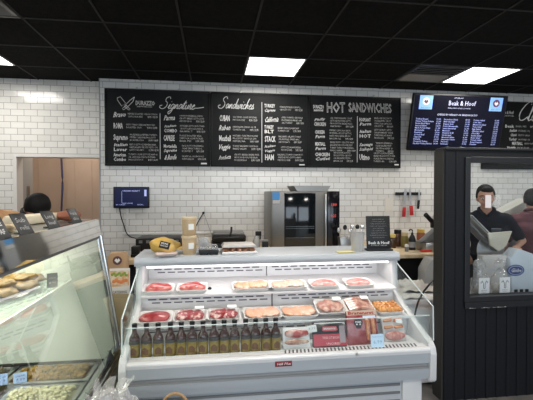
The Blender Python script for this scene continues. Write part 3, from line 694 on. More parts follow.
# ends
prof_end = [(0.05, 0.645), (0.0, 0.632), (-0.014, 0.647), (-0.016, 0.775), (-0.006, 0.805), (0.02, 0.828), (0.30, 0.935), (0.40, 0.985), (0.405, 1.16), (0.70, 1.16), (0.70, 0.62)]
for x0, x1 in ((XL, ILx), (IRx, XR)):
    obj('end_panel', prism(new(), prof_end, x0, x1, 'x', bev=0.006), WHITE, case)
ACR = pane_mat('clear_acrylic', (0.93, 0.96, 0.96), 1.3)
EDGE = mat('acrylic_edge', (0.62, 0.70, 0.70), 0.15)
gpoly = [(0.43, 1.16), (0.0, 1.0), (-0.005, 0.835), (0.02, 0.842), (0.30, 0.94), (0.408, 0.99), (0.41, 1.158)]
for x in (XL+0.012, XR-0.016):
    g = obj('side_glass', prism(new(), gpoly, x, x+0.005, 'x'), ACR, case, smooth=False)
    b = new(); tube(b, [(x+0.0025, 0.42, 1.158), (x+0.0025, 0.0, 1.0), (x+0.0025, -0.005, 0.838)], 0.0032, 6, False); obj('glass_edge', b, EDGE, g)
g = obj('front_glass', box(new(), ILx-0.005, IRx+0.005, 0.004, 0.009, 0.818, 0.956), ACR, case, smooth=False)
obj('glass_edge', box(new(), ILx-0.005, IRx+0.005, 0.0035, 0.0095, 0.956, 0.9585), EDGE, g)
# canopy with rounded front
cp = [(0.405, 1.157), (0.385, 1.160), (0.378, 1.175), (0.380, 1.190), (0.390, 1.203), (0.41, 1.208), (0.70, 1.208), (0.72, 1.20), (0.72, 1.157)]
obj('canopy', prism(new(), cp, XL-0.004, XR+0.002, 'x'), CANOPY, case)
LED = mat('case_led', (0.9, 0.9, 0.9), 0.5, emit=(1, 0.98, 0.97), es=1.6)
obj('light_tube', box(new(), ILx+0.02, IRx-0.02, 0.40, 0.425, 1.146, 1.156, 0.003), LED, case)
obj('back_shell', box(new(), XL+0.002, XR-0.002, 0.66, 0.70, 0.1, 1.157), WHITE, case)
SLOT = mat('slot_dark', (0.09, 0.085, 0.10), 0.7)
def slot_panel(name, x0, x1, y, z0, z1, rows, pitch=0.058, w=0.043):
    p = obj(name, box(new(), x0, x1, y, y+0.02, z0, z1), LINER, case, smooth=False)
    s = new()
    for r_, zz in enumerate(rows):
        x = x0+0.03+(0.02 if r_ % 2 else 0)
        while x+w < x1-0.015:
            box(s, x, x+w, y-0.0015, y, zz-0.0032, zz+0.0032); x += pitch
    obj('air_slots', s, SLOT, p, smooth=False)
mid = XW(272, 2.19)
slot_panel('upper_back_panel', ILx, mid-0.003, 0.62, 1.03, 1.157, (1.098, 1.080))
slot_panel('upper_back_panel', mid+0.003, IRx, 0.62, 1.03, 1.157, (1.098, 1.080))
obj('upper_shelf', prism(new(), [(0.345, 1.002), (0.345, 1.010), (0.62, 1.044), (0.62, 1.034)], ILx, IRx, 'x'), LINER, case, smooth=False)
slot_panel('lower_back_panel', ILx, mid-0.003, 0.39, 0.90, 1.006, (0.980, 0.962))
slot_panel('lower_back_panel', mid+0.003, IRx, 0.39, 0.90, 1.006, (0.980, 0.962))
obj('panel_seam', box(new(), mid-0.004, mid+0.004, 0.386, 0.392, 0.918, 1.003), DARKG, case)
obj('lower_shelf', prism(new(), [(0.195, 0.885), (0.195, 0.894), (0.39, 0.920), (0.39, 0.910)], ILx, IRx, 'x'), LINER, case, smooth=False)
slot_panel('deck_back_panel', ILx, IRx, 0.22, 0.775, 0.889, (0.878, 0.862))
b = new(); box(b, ILx, IRx, 0.0125, 0.22, 0.770, 0.790)
obj('deck', b, LINER, case, smooth=False)
b = new(); x = XW(284, 1.84)
while x < IRx-0.05:
    prism(b, [(x, 0.020), (x+0.008, 0.020), (x+0.015, 0.058), (x+0.007, 0.058)], 0.8035, 0.8045, 'z'); x += 0.0185
obj('grille_strip', prism(new(), [(0.0125, 0.785), (0.0125, 0.803), (0.064, 0.803), (0.072, 0.791), (0.072, 0.785)], ILx, IRx, 'x'), LINER, case, smooth=False)
obj('air_grille', b, SLOT, case, smooth=False)
# fascia
fp = [(0.012, 0.78), (0.012, 0.804), (0.004, 0.809), (-0.006, 0.807), (-0.014, 0.801), (-0.016, 0.794), (-0.012, 0.792), (-0.012, 0.78)]
obj('front_lip', prism(new(), fp, ILx, IRx, 'x'), WHITE, case)
obj('fascia', prism(new(), [(0.03, 0.730), (-0.008, 0.730), (-0.011, 0.733), (-0.011, 0.792), (0.03, 0.792)], ILx, IRx, 'x'), CASEG, case)
obj('bumper_rail', prism(new(), [(0.03, 0.703), (-0.004, 0.703), (-0.004, 0.711), (0.004, 0.714), (0.006, 0.727), (0.03, 0.730)], ILx, IRx, 'x'), mat('bumper', (0.26, 0.265, 0.27), 0.35), case)
obj('front_panel', prism(new(), [(0.04, 0.642), (0.0, 0.650), (-0.004, 0.672), (-0.008, 0.686), (-0.008, 0.703), (0.04, 0.703)], ILx, IRx, 'x'), CASEG, case)
b = new(); box(b, XL+0.02, XR-0.045, 0.045, 0.66, 0.08, 0.644)
obj('base_panel', b, mat('base_grey', (0.44, 0.46, 0.48), 0.4), case, smooth=False)
b = new()
for k in range(5): box(b, XL+0.03, XR-0.16, 0.040, 0.0455, 0.606-k*0.04, 0.618-k*0.04, 0.001)
obj('louvre', b, DARKG, case)
obj('corner_post', box(new(), XR-0.15, XR-0.05, 0.035, 0.05, 0.08, 0.641, 0.004), WHITE, case)
obj('kick_plate', box(new(), XL+0.05, XR-0.07, 0.10, 0.62, 0, 0.08), MATTBLK, case)
BAD = mat('badge_red', (0.20, 0.004, 0.012), 0.35)
bd = obj('maker_badge', box(new(), 0.281, 0.359, -0.0145, -0.010, 0.758, 0.782, 0.001), BAD, case)
b = new(); put_text(b, 'Hill Phx', 0.288, 0.765, 0.011, 0.064, -0.0152, shear=0.3, bold=0.02); obj('badge_lettering', b, PAPERW, bd)
obj('drain_knob', lathe(new(), [(0.007, 0), (0.005, 0.01)], 12, Matrix.Translation((XW(357.5, 1.785), -0.016, 0.797)) @ Matrix.Rotation(R(90), 4, 'X')), STEEL, case)
L = area('case_lamp', cw(0.33, 0.41, 1.140), (R(28), 0, CRZ), 1.36, 0.03, 1.3, (1.0, 0.96, 0.94))

# ------------------------------------------------------------------ meat trays
def pmat(n, c, c2, sc=30, lo=0.42, hi=0.58, rough=0.28): return mat(n, c, rough, noise_col=c2, nscale=sc, nlo=lo, nhi=hi, coat=0.4)
STEAK = pmat('steak_red', (0.33, 0.045, 0.045), (0.46, 0.13, 0.11), 35)
ROAST = pmat('roast_red', (0.25, 0.022, 0.026), (0.40, 0.07, 0.07), 30)
RIBS = pmat('marbled', (0.27, 0.025, 0.03), (0.62, 0.44, 0.40), 38, 0.50, 0.60)
CHIX = pmat('chicken_orange', (0.72, 0.37, 0.23), (0.78, 0.49, 0.36), 18)
CHIXU = pmat('chicken_upper', (0.66, 0.31, 0.18), (0.72, 0.42, 0.29), 18)
CHIXP = pmat('chicken_pink', (0.72, 0.40, 0.30), (0.77, 0.50, 0.41), 18)
PINK = pmat('pale_pink_meat', (0.52, 0.17, 0.15), (0.60, 0.28, 0.25), 40)
SAUS = pmat('sausage_dark', (0.36, 0.14, 0.10), (0.60, 0.38, 0.30), 25)
KEB = pmat('kebab_orange', (0.55, 0.22, 0.06), (0.70, 0.36, 0.12), 40)
FILM = pane_mat('cling_film', (0.97, 0.97, 0.97), 1.0, 0.12)
def tray_mesh(w, d, h=0.022, r=0.02):
    b = new()
    def ring(w_, d_, r_, z):
        pts = []
        for cx, cy, a0 in ((w_/2-r_, d_/2-r_, 0), (-w_/2+r_, d_/2-r_, 90), (-w_/2+r_, -d_/2+r_, 180), (w_/2-r_, -d_/2+r_, 270)):
            for k in range(4): a = R(a0+k*30); pts.append((cx+r_*math.cos(a), cy+r_*math.sin(a), z))
        return [b.verts.new(p) for p in pts]
    rs = [ring(w-0.03, d-0.03, r, 0), ring(w, d, r, h), ring(w-0.008, d-0.008, r, h), ring(w-0.034, d-0.034, r, 0.004)]
    for a, c in zip(rs, rs[1:]):
        for i in range(16): b.faces.new((a[i], a[(i+1) % 16], c[(i+1) % 16], c[i]))
    b.faces.new(rs[0][::-1]); b.faces.new(rs[-1])
    bmesh.ops.recalc_face_normals(b, faces=b.faces)
    return b
def meat_tray(x, y, z, tilt, w, d, kind, m, label, rz=0, group='meat trays in the open case'):
    t = thing('meat_tray', label, 'meat tray', cw(x, y, z), (tilt, 0, CRZ+rz), group)
    obj('foam_tray', tray_mesh(w, d), FOAM, t)
    sd = int(abs(x)*100+y*10)
    if kind == 'steak':
        b = new(); ball(b, (0, 0.0, 0.014), (w*0.42, d*0.38, 0.030), 26, 14, ns=0.16, nf=26, seed=sd, flat=-0.1); obj('steak', b, m, t, ang=80)
    elif kind == 'ribs':
        for k in range(3):
            b = new(); ball(b, (w*(-0.20+0.20*k), 0.0+0.006*(k % 2), 0.019), (w*0.22, d*0.39, 0.018), 22, 12, ns=0.30, nf=45, seed=sd+k, flat=-0.1); obj('meat_piece', b, m, t, ang=80)
    elif kind == 'fillets':
        for k in range(5):
            b = new(); ball(b, (w*(-0.30+0.15*k), 0.004*(-1)**k, 0.020), (w*0.155, d*0.39, 0.013), 16, 10, ns=0.18, nf=25, seed=sd+k, flat=-0.1); obj('chicken_fillet', b, m, t, rot=(0, 0, R(8)), ang=80)
    elif kind == 'patty':
        b = new(); ball(b, (0, 0, 0.012), (w*0.42, d*0.38, 0.024), 24, 12, ns=0.10, nf=50, seed=sd, flat=-0.1); obj('ground_meat', b, m, t, ang=80)
    elif kind == 'links':
        for k in range(5):
            b = new(); tube(b, [(w*(-0.42), d*(-0.32+0.16*k), 0.018), (0, d*(-0.30+0.16*k), 0.030), (w*0.42, d*(-0.32+0.16*k), 0.018)], 0.013, 8); obj('sausage_link', b, m, t)
    elif kind == 'kebab':
        for k in range(4):
            s_ = new()
            tube(s_, [(w*-0.52, d*(-0.3+0.2*k), 0.024), (w*0.52, d*(-0.3+0.2*k), 0.024)], 0.002, 6, False); sk = obj('skewer', s_, mat('skewer_wood', (0.6, 0.45, 0.25), 0.7), t)
            b = new()
            for j in range(6): ball(b, (w*(-0.36+0.145*j), d*(-0.3+0.2*k), 0.024), (0.0135, 0.015, 0.017), 10, 7, ns=0.3, nf=60, seed=j+k)
            obj('meat_cubes', b, m, sk, ang=80)
    if kind in ('ribs', 'links', 'fillets2'):
        obj('price_label', box(new(), w*0.12, w*0.40, d*0.12, d*0.36, 0.046, 0.0475), PAPERW, t)
    return t
T1 = R(7); z1 = lambda y: 1.010+(y-0.345)*0.034/0.275+0.001
Y1 = 0.412
import_x = lambda px, w: None
def cx_at(px, py_, wd):       # lateral case coordinate of a picture column at depth wd (case laid out from the photograph)
    yaw = R(7.69); a = (px-266.5)/400
    dx = math.sin(yaw)+a*math.cos(yaw); dy = math.cos(yaw)-a*math.sin(yaw)
    n = (-math.sin(CRZ), math.cos(CRZ)); l = (math.cos(CRZ), math.sin(CRZ))
    return (dx*l[0]+dy*l[1])/(dx*n[0]+dy*n[1])*wd
up = [(158.5, 0.150, 'steak', STEAK, 'red oval steak on a white tray, leftmost on the upper shelf'),
      (192, 0.150, 'steak', STEAK, 'red oval steak on a white tray, second from left on the upper shelf'),
      (251, 0.19, 'fillets', CHIXU, 'tray of orange chicken fillets in the middle of the upper shelf'),
      (288, 0.185, 'fillets', CHIXP, 'tray of pale pink chicken fillets on the upper shelf right of the orange ones'),
      (323.5, 0.150, 'patty', PINK, 'pale pink ground meat on a white tray, second from right on the upper shelf'),
      (358, 0.150, 'patty', PINK, 'pale pink ground meat on a white tray, rightmost on the upper shelf')]
for px, w, k, m, lab in up:
    meat_tray(cx_at(px, 0, CW+Y1), Y1, z1(Y1), T1, w*1.12, 0.125, k, m, lab)
T2 = R(8); z2 = lambda y: 0.894+(y-0.195)*0.026/0.195+0.001
Y2 = 0.272
lo = [(154.5, 0.165, 'steak', ROAST, 'dark red roast on a white tray, leftmost on the lower shelf'),
      (190, 0.16, 'ribs', RIBS, 'marbled red and white meat tray beside the dark red roast'),
      (223.5, 0.16, 'ribs', RIBS, 'marbled meat tray left of the orange chicken on the lower shelf'),
      (262.5, 0.19, 'fillets', CHIX, 'tray of orange chicken fillets on the lower shelf above the sauce bottles'),
      (299, 0.185, 'fillets', CHIX, 'tray of orange chicken fillets on the lower shelf above the bacon pack'),
      (330, 0.155, 'ribs', SAUS, 'wrapped tray of brown and pink meat pieces right of the lower orange chicken'),
      (358.5, 0.145, 'links', SAUS, 'wrapped tray of brown sausage links on the lower shelf'),
      (387, 0.145, 'kebab', KEB, 'tray of orange meat skewers at the right end of the lower shelf')]
for i, (px, w, k, m, lab) in enumerate(lo):
    meat_tray(cx_at(px, 0, CW+Y2), Y2, z2(Y2)+(0.02 if i in (5, 6) else 0.0), T2+(R(9) if i in (5, 6) else 0), w*1.06, 0.135, k, m, lab)
t = thing('price_pin', 'small black price pin lying on the upper shelf', 'price pin', cw(cx_at(209.5, 0, CW+0.42), 0.42, z1(0.42)), (0, 0, 0))
b = new(); lathe(b, [(0.010, 0), (0.010, 0.006), (0.004, 0.012)], 12); obj('base', b, BLACK, t)

# ------------------------------------------------------------------ sauce bottles
GLASSB = mat('sauce_glass', (0.045, 0.014, 0.008), 0.10, coat=0.6)
LABEL = mat('bottle_label', (0.30, 0.21, 0.04), 0.55, noise_col=(0.20, 0.13, 0.025), nscale=28)
LABELD = mat('bottle_label_band', (0.05, 0.05, 0.05), 0.5)
LABELR = mat('bottle_label_art', (0.13, 0.055, 0.02), 0.6)
ordn = ['leftmost', 'second', 'third', 'fourth', 'fifth', 'sixth', 'seventh', 'eighth', 'ninth', 'tenth', 'eleventh', 'twelfth', 'thirteenth', 'rightmost']
bx = [133.7, 145.8, 157.6, 169.9, 180.8, 191.7, 202.7, 213.7, 223.9, 234.4, 245.5, 255.5, 265.8, 275.7]
yb = 0.098
proto = None
for i, px in enumerate(bx):
    lab = ('%s brown sauce bottle with black cap in the front row' % ordn[i]) if i in (0, 13) else ('brown sauce bottle with black cap, %s from left in the front row' % ordn[i])
    loc = cw(cx_at(px, 0, CW+yb), yb, 0.7905)
    rz = CRZ+R(random.uniform(-14, 14))
    if proto is None:
        proto = thing('sauce_bottle', lab, 'sauce bottle', loc, (0, 0, rz), 'sauce bottles in the meat case')
        proto.scale = (0.98, 0.98, 0.95)
        b = new(); lathe(b, [(0.022, 0), (0.0243, 0.003), (0.0243, 0.092), (0.021, 0.104), (0.0125, 0.118), (0.0105, 0.128), (0.0105, 0.148)], 20); obj('glass_body', b, GLASSB, proto)
        b = new(); lathe(b, [(0.0120, 0.142), (0.0125, 0.144), (0.0125, 0.163), (0.011, 0.165)], 16); obj('cap', b, BLACK, proto)
        b = new(); lathe(b, [(0.0247, 0.006), (0.0247, 0.070)], 20, cap=False); lb = obj('label', b, LABEL, proto)
        b = new(); lathe(b, [(0.0250, 0.070), (0.0250, 0.086)], 20, cap=False); obj('label_band', b, LABELD, lb)
        b = new()
        for k in range(9):
            a = R(-90-32+k*8); hh = 0.030+0.016*math.sin(k/8*PI)
            M = Matrix.Rotation(a, 4, 'Z')
            box(b, 0.0246, 0.0254, -0.0019, 0.0019, 0.020, 0.020+hh*0.75, M=M)
        obj('label_art', b, LABELR, lb)
    else: dup(proto, loc, (0, 0, rz), lab)

# ------------------------------------------------------------------ packages at the front right of the deck
PKR = mat('pack_red', (0.40, 0.02, 0.035), 0.3, coat=0.3)
PKB = mat('pack_black', (0.012, 0.01, 0.012), 0.3, coat=0.3)
PKW = mat('pack_white', (0.70, 0.69, 0.68), 0.35)
BACON = pmat('bacon', (0.36, 0.05, 0.045), (0.70, 0.46, 0.40), 22, 0.44, 0.6)
CLEARP = pane_mat('clear_pack', (0.92, 0.92, 0.92), 1.0, 0.08, haze=0.10)
def pack(name, label, pxc, w, h, y, lean, rz=0, z=0.791):
    return thing(name, label, 'package', cw(cx_at(pxc, 0, CW+y), y, z), (R(-lean), 0, CRZ+rz), 'packaged meats at the front of the case')
# white bacon tray, stacked
t = pack('bacon_pack', 'white tray of sliced bacon right of the sauce bottles', 297.5, 0.14, 0.09, 0.10, 22)
obj('sleeve', box(new(), -0.068, 0.068, 0.0, 0.020, 0, 0.10, 0.004), PKW, t)
b = new(); ball(b, (0, -0.004, 0.070), (0.062, 0.014, 0.020), 20, 10, ns=0.2, nf=40); obj('bacon', b, BACON, t)
b = new(); ball(b, (0, -0.004, 0.032), (0.060, 0.012, 0.014), 20, 10, ns=0.2, nf=40, seed=4); obj('bacon', b, pmat('bacon_brown', (0.34, 0.15, 0.09), (0.66, 0.5, 0.4), 22), t)
# black and red pack
t = pack('bacon_pack', 'black and red printed bacon pack with a white price tag', 331, 0.175, 0.115, 0.095, 18, R(-2))
obj('pouch', box(new(), -0.085, 0.085, 0, 0.018, 0, 0.122, 0.004), PKB, t)
obj('lower_print', box(new(), -0.083, 0.083, -0.0015, 0.0005, 0.006, 0.062), PKR, t)
obj('rim_print', box(new(), -0.075, 0.075, -0.0012, 0.0005, 0.113, 0.117), PAPERW, t)
b = new(); prism(b, [(-0.038, 0.081), (-0.033, 0.098), (0.036, 0.098), (0.042, 0.081), (0.03, 0.076), (-0.03, 0.076)], -0.002, 0.0, 'y'); lg = obj('logo_plate', b, mat('pack_rose', (0.50, 0.10, 0.12), 0.4), t)
b = new(); put_text(b, 'SMOKEHOUSE', -0.031, 0.083, 0.009, 0.062, -0.0028, bold=0.02); obj('logo_lettering', b, PAPERW, lg)
b = new(); put_text(b, 'THICK CUT BACON', -0.038, 0.040, 0.011, 0.085, -0.0025, bold=0.02); put_text(b, 'UNCURED', -0.02, 0.012, 0.010, 0.07, -0.0025, bold=0.02); obj('print_lettering', b, mat('print_pink', (0.72, 0.42, 0.42), 0.5), t)
obj('window', box(new(), 0.050, 0.078, -0.0018, 0.0, 0.02, 0.10), mat('pack_window', (0.30, 0.24, 0.25), 0.25), t)
tg = obj('price_tag', box(new(), -0.100, -0.055, -0.006, -0.004, 0.082, 0.116), PAPERW, t, rot=(0, R(-6), 0))
b = new(); put_text(b, '9.99', -0.096, 0.095, 0.011, 0.034, -0.0068); obj('tag_lettering', b, DARKG, tg)
# red bratwurst pack
t = pack('sausage_pack', 'tall red sausage pack with a dark skull emblem', 364.5, 0.16, 0.15, 0.105, 14)
obj('pouch', box(new(), -0.080, 0.080, 0, 0.018, 0, 0.165, 0.005), mat('pack_meat', (0.26, 0.035, 0.04), 0.25, noise_col=(0.34, 0.09, 0.09), nscale=30, coat=0.4), t)
obj('header', box(new(), -0.080, 0.080, -0.001, 0.001, 0.143, 0.166), mat('pack_tan', (0.55, 0.40, 0.30), 0.45), t)
b = new(); put_text(b, 'Bratwurst', -0.072, 0.147, 0.015, 0.135, -0.002, bold=0.03); obj('header_lettering', b, mat('print_red', (0.36, 0.03, 0.015), 0.5), t)
b = new(); ball(b, (-0.02, -0.0005, 0.108), (0.024, 0.003, 0.020), 16, 8); box(b, -0.034, -0.006, -0.003, 0.0, 0.080, 0.096, 0.002); em = obj('skull_emblem', b, mat('emblem_dark', (0.03, 0.025, 0.03), 0.5), t)
b = new(); put_text(b, 'PORK', -0.036, 0.106, 0.009, 0.032, -0.0045, bold=0.03)
for xx in (-0.029, -0.012): ball(b, (xx, -0.0035, 0.099), (0.0045, 0.001, 0.004), 8, 6)
obj('emblem_mark', b, PAPERW, em)
obj('strip_label', box(new(), 0.005, 0.072, -0.0022, -0.0005, 0.130, 0.140), mat('strip_blue', (0.62, 0.70, 0.80), 0.4), t)
for k in range(2): obj('sausage_link', capsule(new(), (0.03+k*0.028, -0.002, 0.03), (0.024+k*0.03, -0.002, 0.115), 0.011, 0.011), pmat('sausage_orange', (0.48, 0.16, 0.06), (0.6, 0.28, 0.14), 40), t)
# clear pack with orange sausages
t = pack('sausage_pack', 'clear pack of orange sausages at the right end of the case', 397, 0.12, 0.12, 0.12, 24)
obj('tray', box(new(), -0.058, 0.058, 0.004, 0.02, 0, 0.125, 0.005), mat('pack_grey', (0.55, 0.52, 0.50), 0.35), t)
for r_ in range(2):
    for c in range(2): obj('sausage', capsule(new(), (-0.045+c*0.055, 0.0, 0.072+r_*0.034), (-0.012+c*0.055, 0.0, 0.075+r_*0.034), 0.0085, 0.0085), MATS['sausage_orange'], t)
b = new(); ball(b, (0, -0.002, 0.03), (0.054, 0.012, 0.024), 18, 10, ns=0.15, nf=40); obj('ground_meat', b, pmat('ground_pink', (0.38, 0.13, 0.11), (0.5, 0.26, 0.22), 60), t)
obj('label', box(new(), 0.012, 0.045, -0.011, -0.0095, 0.09, 0.112), PAPERW, t)
t = thing('reflection_card', 'pale blue white card standing in for a window reflection in the front glass', 'reflection card', cw(cx_at(378.5, 0, CW+0.028), 0.028, 0.805), (R(-8), 0, CRZ))  # added card, stands in for a bluish window reflection on the front glass
obj('card', box(new(), -0.033, 0.033, 0, 0.002, 0, 0.062), mat('reflection_blue', (0.55, 0.68, 0.82), 0.4, emit=(0.5, 0.68, 0.85), es=0.15), t)  # reflected glow put into the card colour
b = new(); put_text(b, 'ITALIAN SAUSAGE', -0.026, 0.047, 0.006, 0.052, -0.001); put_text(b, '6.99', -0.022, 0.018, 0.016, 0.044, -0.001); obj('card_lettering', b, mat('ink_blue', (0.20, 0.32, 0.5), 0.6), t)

# ------------------------------------------------------------------ things on top of the meat case
TZ = 1.209
def top(px, y): return cw(cx_at(px, 0, CW+y), y, TZ)
YEL = mat('bag_yellow', (0.52, 0.32, 0.06), 0.5, noise_col=(0.62, 0.42, 0.13), nscale=12)
t = thing('snack_bag', 'yellow paper snack bag with a black label lying on the case', 'bag', top(166, 0.52), (0, 0, R(-4)))
b = new(); ball(b, (0, 0, 0.042), (0.085, 0.06, 0.046), 30, 18, ns=0.42, nf=22, flat=-0.9)
prism(b, [(0.06, 0.03), (0.115, 0.045), (0.125, 0.02), (0.06, 0.02)], -0.03, 0.03, 'y', bev=0.004); obj('bag', b, YEL, t, ang=80)
lb = obj('label', box(new(), -0.026, 0.030, -0.004, 0.0, -0.02, 0.020), BLACK, t, (0.0, -0.055, 0.052), (R(-28), R(14), 0))
b = new(); put_text(b, 'BEAK', -0.02, 0.004, 0.009, 0.04, -0.0048, bold=0.02); put_text(b, 'HOOF', -0.02, -0.010, 0.009, 0.04, -0.0048, bold=0.02); obj('label_lettering', b, CHALK, lb)
tag(obj('paper_tray', tray_mesh(0.12, 0.09, 0.014, 0.015), mat('tray_pink', (0.66, 0.56, 0.54), 0.5), None, top(166, 0.425), (0, 0, R(6))), 'flat pale pink paper tray in front of the yellow bag', 'tray')
TAN = mat('deli_tan', (0.50, 0.37, 0.22), 0.35, noise_col=(0.46, 0.33, 0.19), nscale=10)
TANL = mat('deli_lid', (0.60, 0.48, 0.31), 0.3)
for k in range(2):
    p = top(189, 0.47)
    t = thing('deli_container', ['round tan deli tub standing on the case, bottom of the pair', 'round tan deli tub stacked on top of the other tan tub'][k], 'deli container', (p.x, p.y, TZ+0.1045*k), (0, 0, R(20*k)), 'stacked tan deli tubs')
    b = new(); lathe(b, [(0.034, 0), (0.036, 0.003), (0.041, 0.094)], 24); obj('tub', b, TAN, t)
    b = new(); lathe(b, [(0.0425, 0.090), (0.0435, 0.093), (0.0435, 0.101), (0.041, 0.1035)], 24); obj('lid', b, TANL, t)
    b = new()
    for j in range(6):
        a0 = R(-90+2+j*7-20*k)
        M = Matrix.Rotation(a0, 4, 'Z'); box(b, 0.0385, 0.0415, -0.0028, 0.0028, 0.034, 0.066, M=M)
    obj('label', b, PAPERW, t)
CLEAR = pane_mat('clear_plastic', (0.88, 0.88, 0.87), 1.0, 0.05, haze=0.12)
for k, (px, lab) in enumerate(((203.5, 'black bottomed clear food container, left of the pair on the case'), (213, 'black bottomed clear food container, right of the pair on the case'))):
    t = thing('food_container', lab, 'food container', top(px, 0.47), (0, 0, R(3)), 'black food containers on the case')
    b = new(); prism(b, [(-0.024, 0), (0.024, 0), (0.029, 0.026), (-0.029, 0.026)], -0.05, 0.05, 'y', bev=0.003); obj('base', b, BLACK, t)
    b = new(); prism(b, [(-0.029, 0.027), (0.029, 0.027), (0.022, 0.048), (-0.022, 0.048)], -0.048, 0.048, 'y', bev=0.003); obj('lid', b, CLEAR, t)
t = thing('saran_roll', 'clear plastic wrap roll standing on end behind the black containers', 'plastic wrap roll', top(203.5, 0.60), (0, 0, 0))
b = new(); lathe(b, [(0.030, 0.022), (0.030, 0.03), (0.018, 0.03), (0.018, 0.022)], 24, Matrix.Translation((0, 0.0, 0.048)) @ Matrix.Rotation(R(90), 4, 'X') @ Matrix.Translation((0, 0, -0.03)), cap=False)
lathe(b, [(0.030, 0.0), (0.030, 0.05)], 24, Matrix.Translation((0, 0.03, 0.032)) @ Matrix.Rotation(R(90), 4, 'X')); obj('roll', b, mat('film_grey', (0.36, 0.36, 0.36), 0.2), t)
obj('core', lathe(new(), [(0.012, 0), (0.012, 0.06)], 16, Matrix.Translation((0, 0.035, 0.032)) @ Matrix.Rotation(R(90), 4, 'X')), DARKG, t)
BRN = pmat('baked_brown', (0.22, 0.075, 0.03), (0.34, 0.16, 0.08), 40)
t = thing('baked_goods_box', 'flat white lidded tray of brown baked goods on the case', 'food tray', top(238.5, 0.50), (0, 0, R(2)))
b = new(); box(b, -0.10, 0.10, -0.07, 0.07, 0, 0.012, 0.004); obj('tray', b, FOAM, t)
for k in range(5): obj('pastry', ball(new(), (-0.076+k*0.037, -0.02, 0.020), (0.022, 0.045, 0.014), 14, 8, ns=0.2, nf=50, seed=k), BRN, t)
b = new(); prism(b, [(-0.098, 0.035), (0.098, 0.035), (0.085, 0.052), (-0.085, 0.052)], -0.065, 0.065, 'y', bev=0.003); obj('lid', b, mat('lid_milky', (0.50, 0.46, 0.42), 0.3), t)
tag(obj('paper_note', box(new(), -0.05, 0.05, -0.03, 0.03, 0, 0.003), mat('note_yellow', (0.66, 0.56, 0.20), 0.7), None, top(345, 0.43), (0, 0, R(4))), 'yellow paper note lying beside the white bucket on the case', 'note')
t = thing('utensil_bucket', 'white tapered plastic bucket holding utensils on the case', 'bucket', top(357.5, 0.45))
b = new(); lathe(b, [(0.031, 0), (0.033, 0.003), (0.041, 0.108), (0.043, 0.112), (0.040, 0.112), (0.032, 0.02)], 24); obj('body', b, mat('bucket_white', (0.52, 0.51, 0.49), 0.4, noise_col=(0.46, 0.45, 0.43), nscale=20), t)
for k in range(3):
    p = top(357.5, 0.45)
    u = thing('steel_ladle', ['steel ladle leaning left in the white bucket', 'steel ladle with a black tip in the middle of the white bucket', 'steel ladle leaning right in the white bucket'][k], 'ladle', (p.x-0.012+0.012*k, p.y, TZ+0.03), (0, R(-9+9*k), 0), 'ladles in the white bucket')
    b = new(); tube(b, [(0, 0, 0), (0, 0, 0.105)], 0.004, 8, False); obj('handle', b, STEEL, u)
    b = new(); ball(b, (0, 0, 0.113), (0.013, 0.009, 0.014)); obj('ladle_bowl', b, BLACK if k == 1 else STEEL, u)

t = thing('counter_sign', 'small upright black sign lettered Beak and Hoof on the case', 'sign', top(379, 0.46), (0, 0, R(-3)))
obj('base', box(new(), -0.078, 0.078, -0.028, 0.03, 0, 0.012, 0.003), BLACK, t)
p = obj('panel', box(new(), -0.073, 0.073, -0.004, 0.004, 0.010, 0.205, 0.002), BLACK, t, (0, -0.0, 0), (R(-6), 0, 0))
b = new()
for k in range(9):
    s = words(20+(k*7) % 9, k+50); put_text(b, s, 0, 0.182-k*0.0135, 0.005, 0.07+0.012*((k*5) % 4), -0.005, align='CENTER')
obj('menu_lettering', b, mat('chalk_faint', (0.22, 0.22, 0.22), 0.9), p)
b = new(); put_text(b, 'Beak & Hoof', -0.064, 0.038, 0.016, 0.128, -0.005, bold=0.03); put_text(b, 'BUTCHER SHOP AND DELI', -0.048, 0.028, 0.005, 0.096, -0.005); obj('title_lettering', b, CHALK, p)

# ------------------------------------------------------------------ glass deli case on the left (runs towards the back wall)
GX0, GZ0 = -0.553, 0.655      # bottom edge of front glass
GX1, GZ1 = -0.660, 1.302      # top edge
YN, YF = 0.55, 2.42
dc = thing('deli_case', 'tall glass fronted deli case at the left with chrome frame', 'display case', (0, 0, 0))
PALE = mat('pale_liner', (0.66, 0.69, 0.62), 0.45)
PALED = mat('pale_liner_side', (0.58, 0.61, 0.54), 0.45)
DGL = pane_mat('display_glass', (0.96, 0.985, 0.96), 2.8)
XBK = -1.62
obj('base', box(new(), XBK, -0.585, YN, YF+0.03, 0.05, 0.44), mat('case_dark', (0.03, 0.03, 0.03), 0.4), dc)
obj('deck', box(new(), XBK, -0.60, YN, YF, 0.44, 0.50), mat('deck_dark', (0.06, 0.055, 0.045), 0.35), dc)
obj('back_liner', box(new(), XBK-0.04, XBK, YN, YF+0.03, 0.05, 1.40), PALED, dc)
ew = [(XBK, 0.585), (-0.60, 0.585), (GX0-0.005, GZ0), (GX1-0.005, GZ1+0.03), (XBK, 1.37)]
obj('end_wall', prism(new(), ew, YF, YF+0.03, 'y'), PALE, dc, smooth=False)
obj('end_wall_lower', prism(new(), [(XBK, 0.44), (-0.60, 0.44), (-0.60, 0.585), (XBK, 0.585)], YF, YF+0.03, 'y'), mat('deck_black', (0.02, 0.018, 0.015), 0.5), dc, smooth=False)
fg = obj('front_glass', prism(new(), [(GX0, GZ0), (GX0+0.005, GZ0), (GX1+0.005, GZ1), (GX1, GZ1)], YN, YF-0.005, 'y'), DGL, dc, smooth=False)
obj('roof', box(new(), XBK, -0.690, YN, YF+0.04, 1.372, 1.398, 0.004), STEEL, dc)
MIRR = mat('polished_steel', (0.78, 0.77, 0.74), 0.05, 1.0)
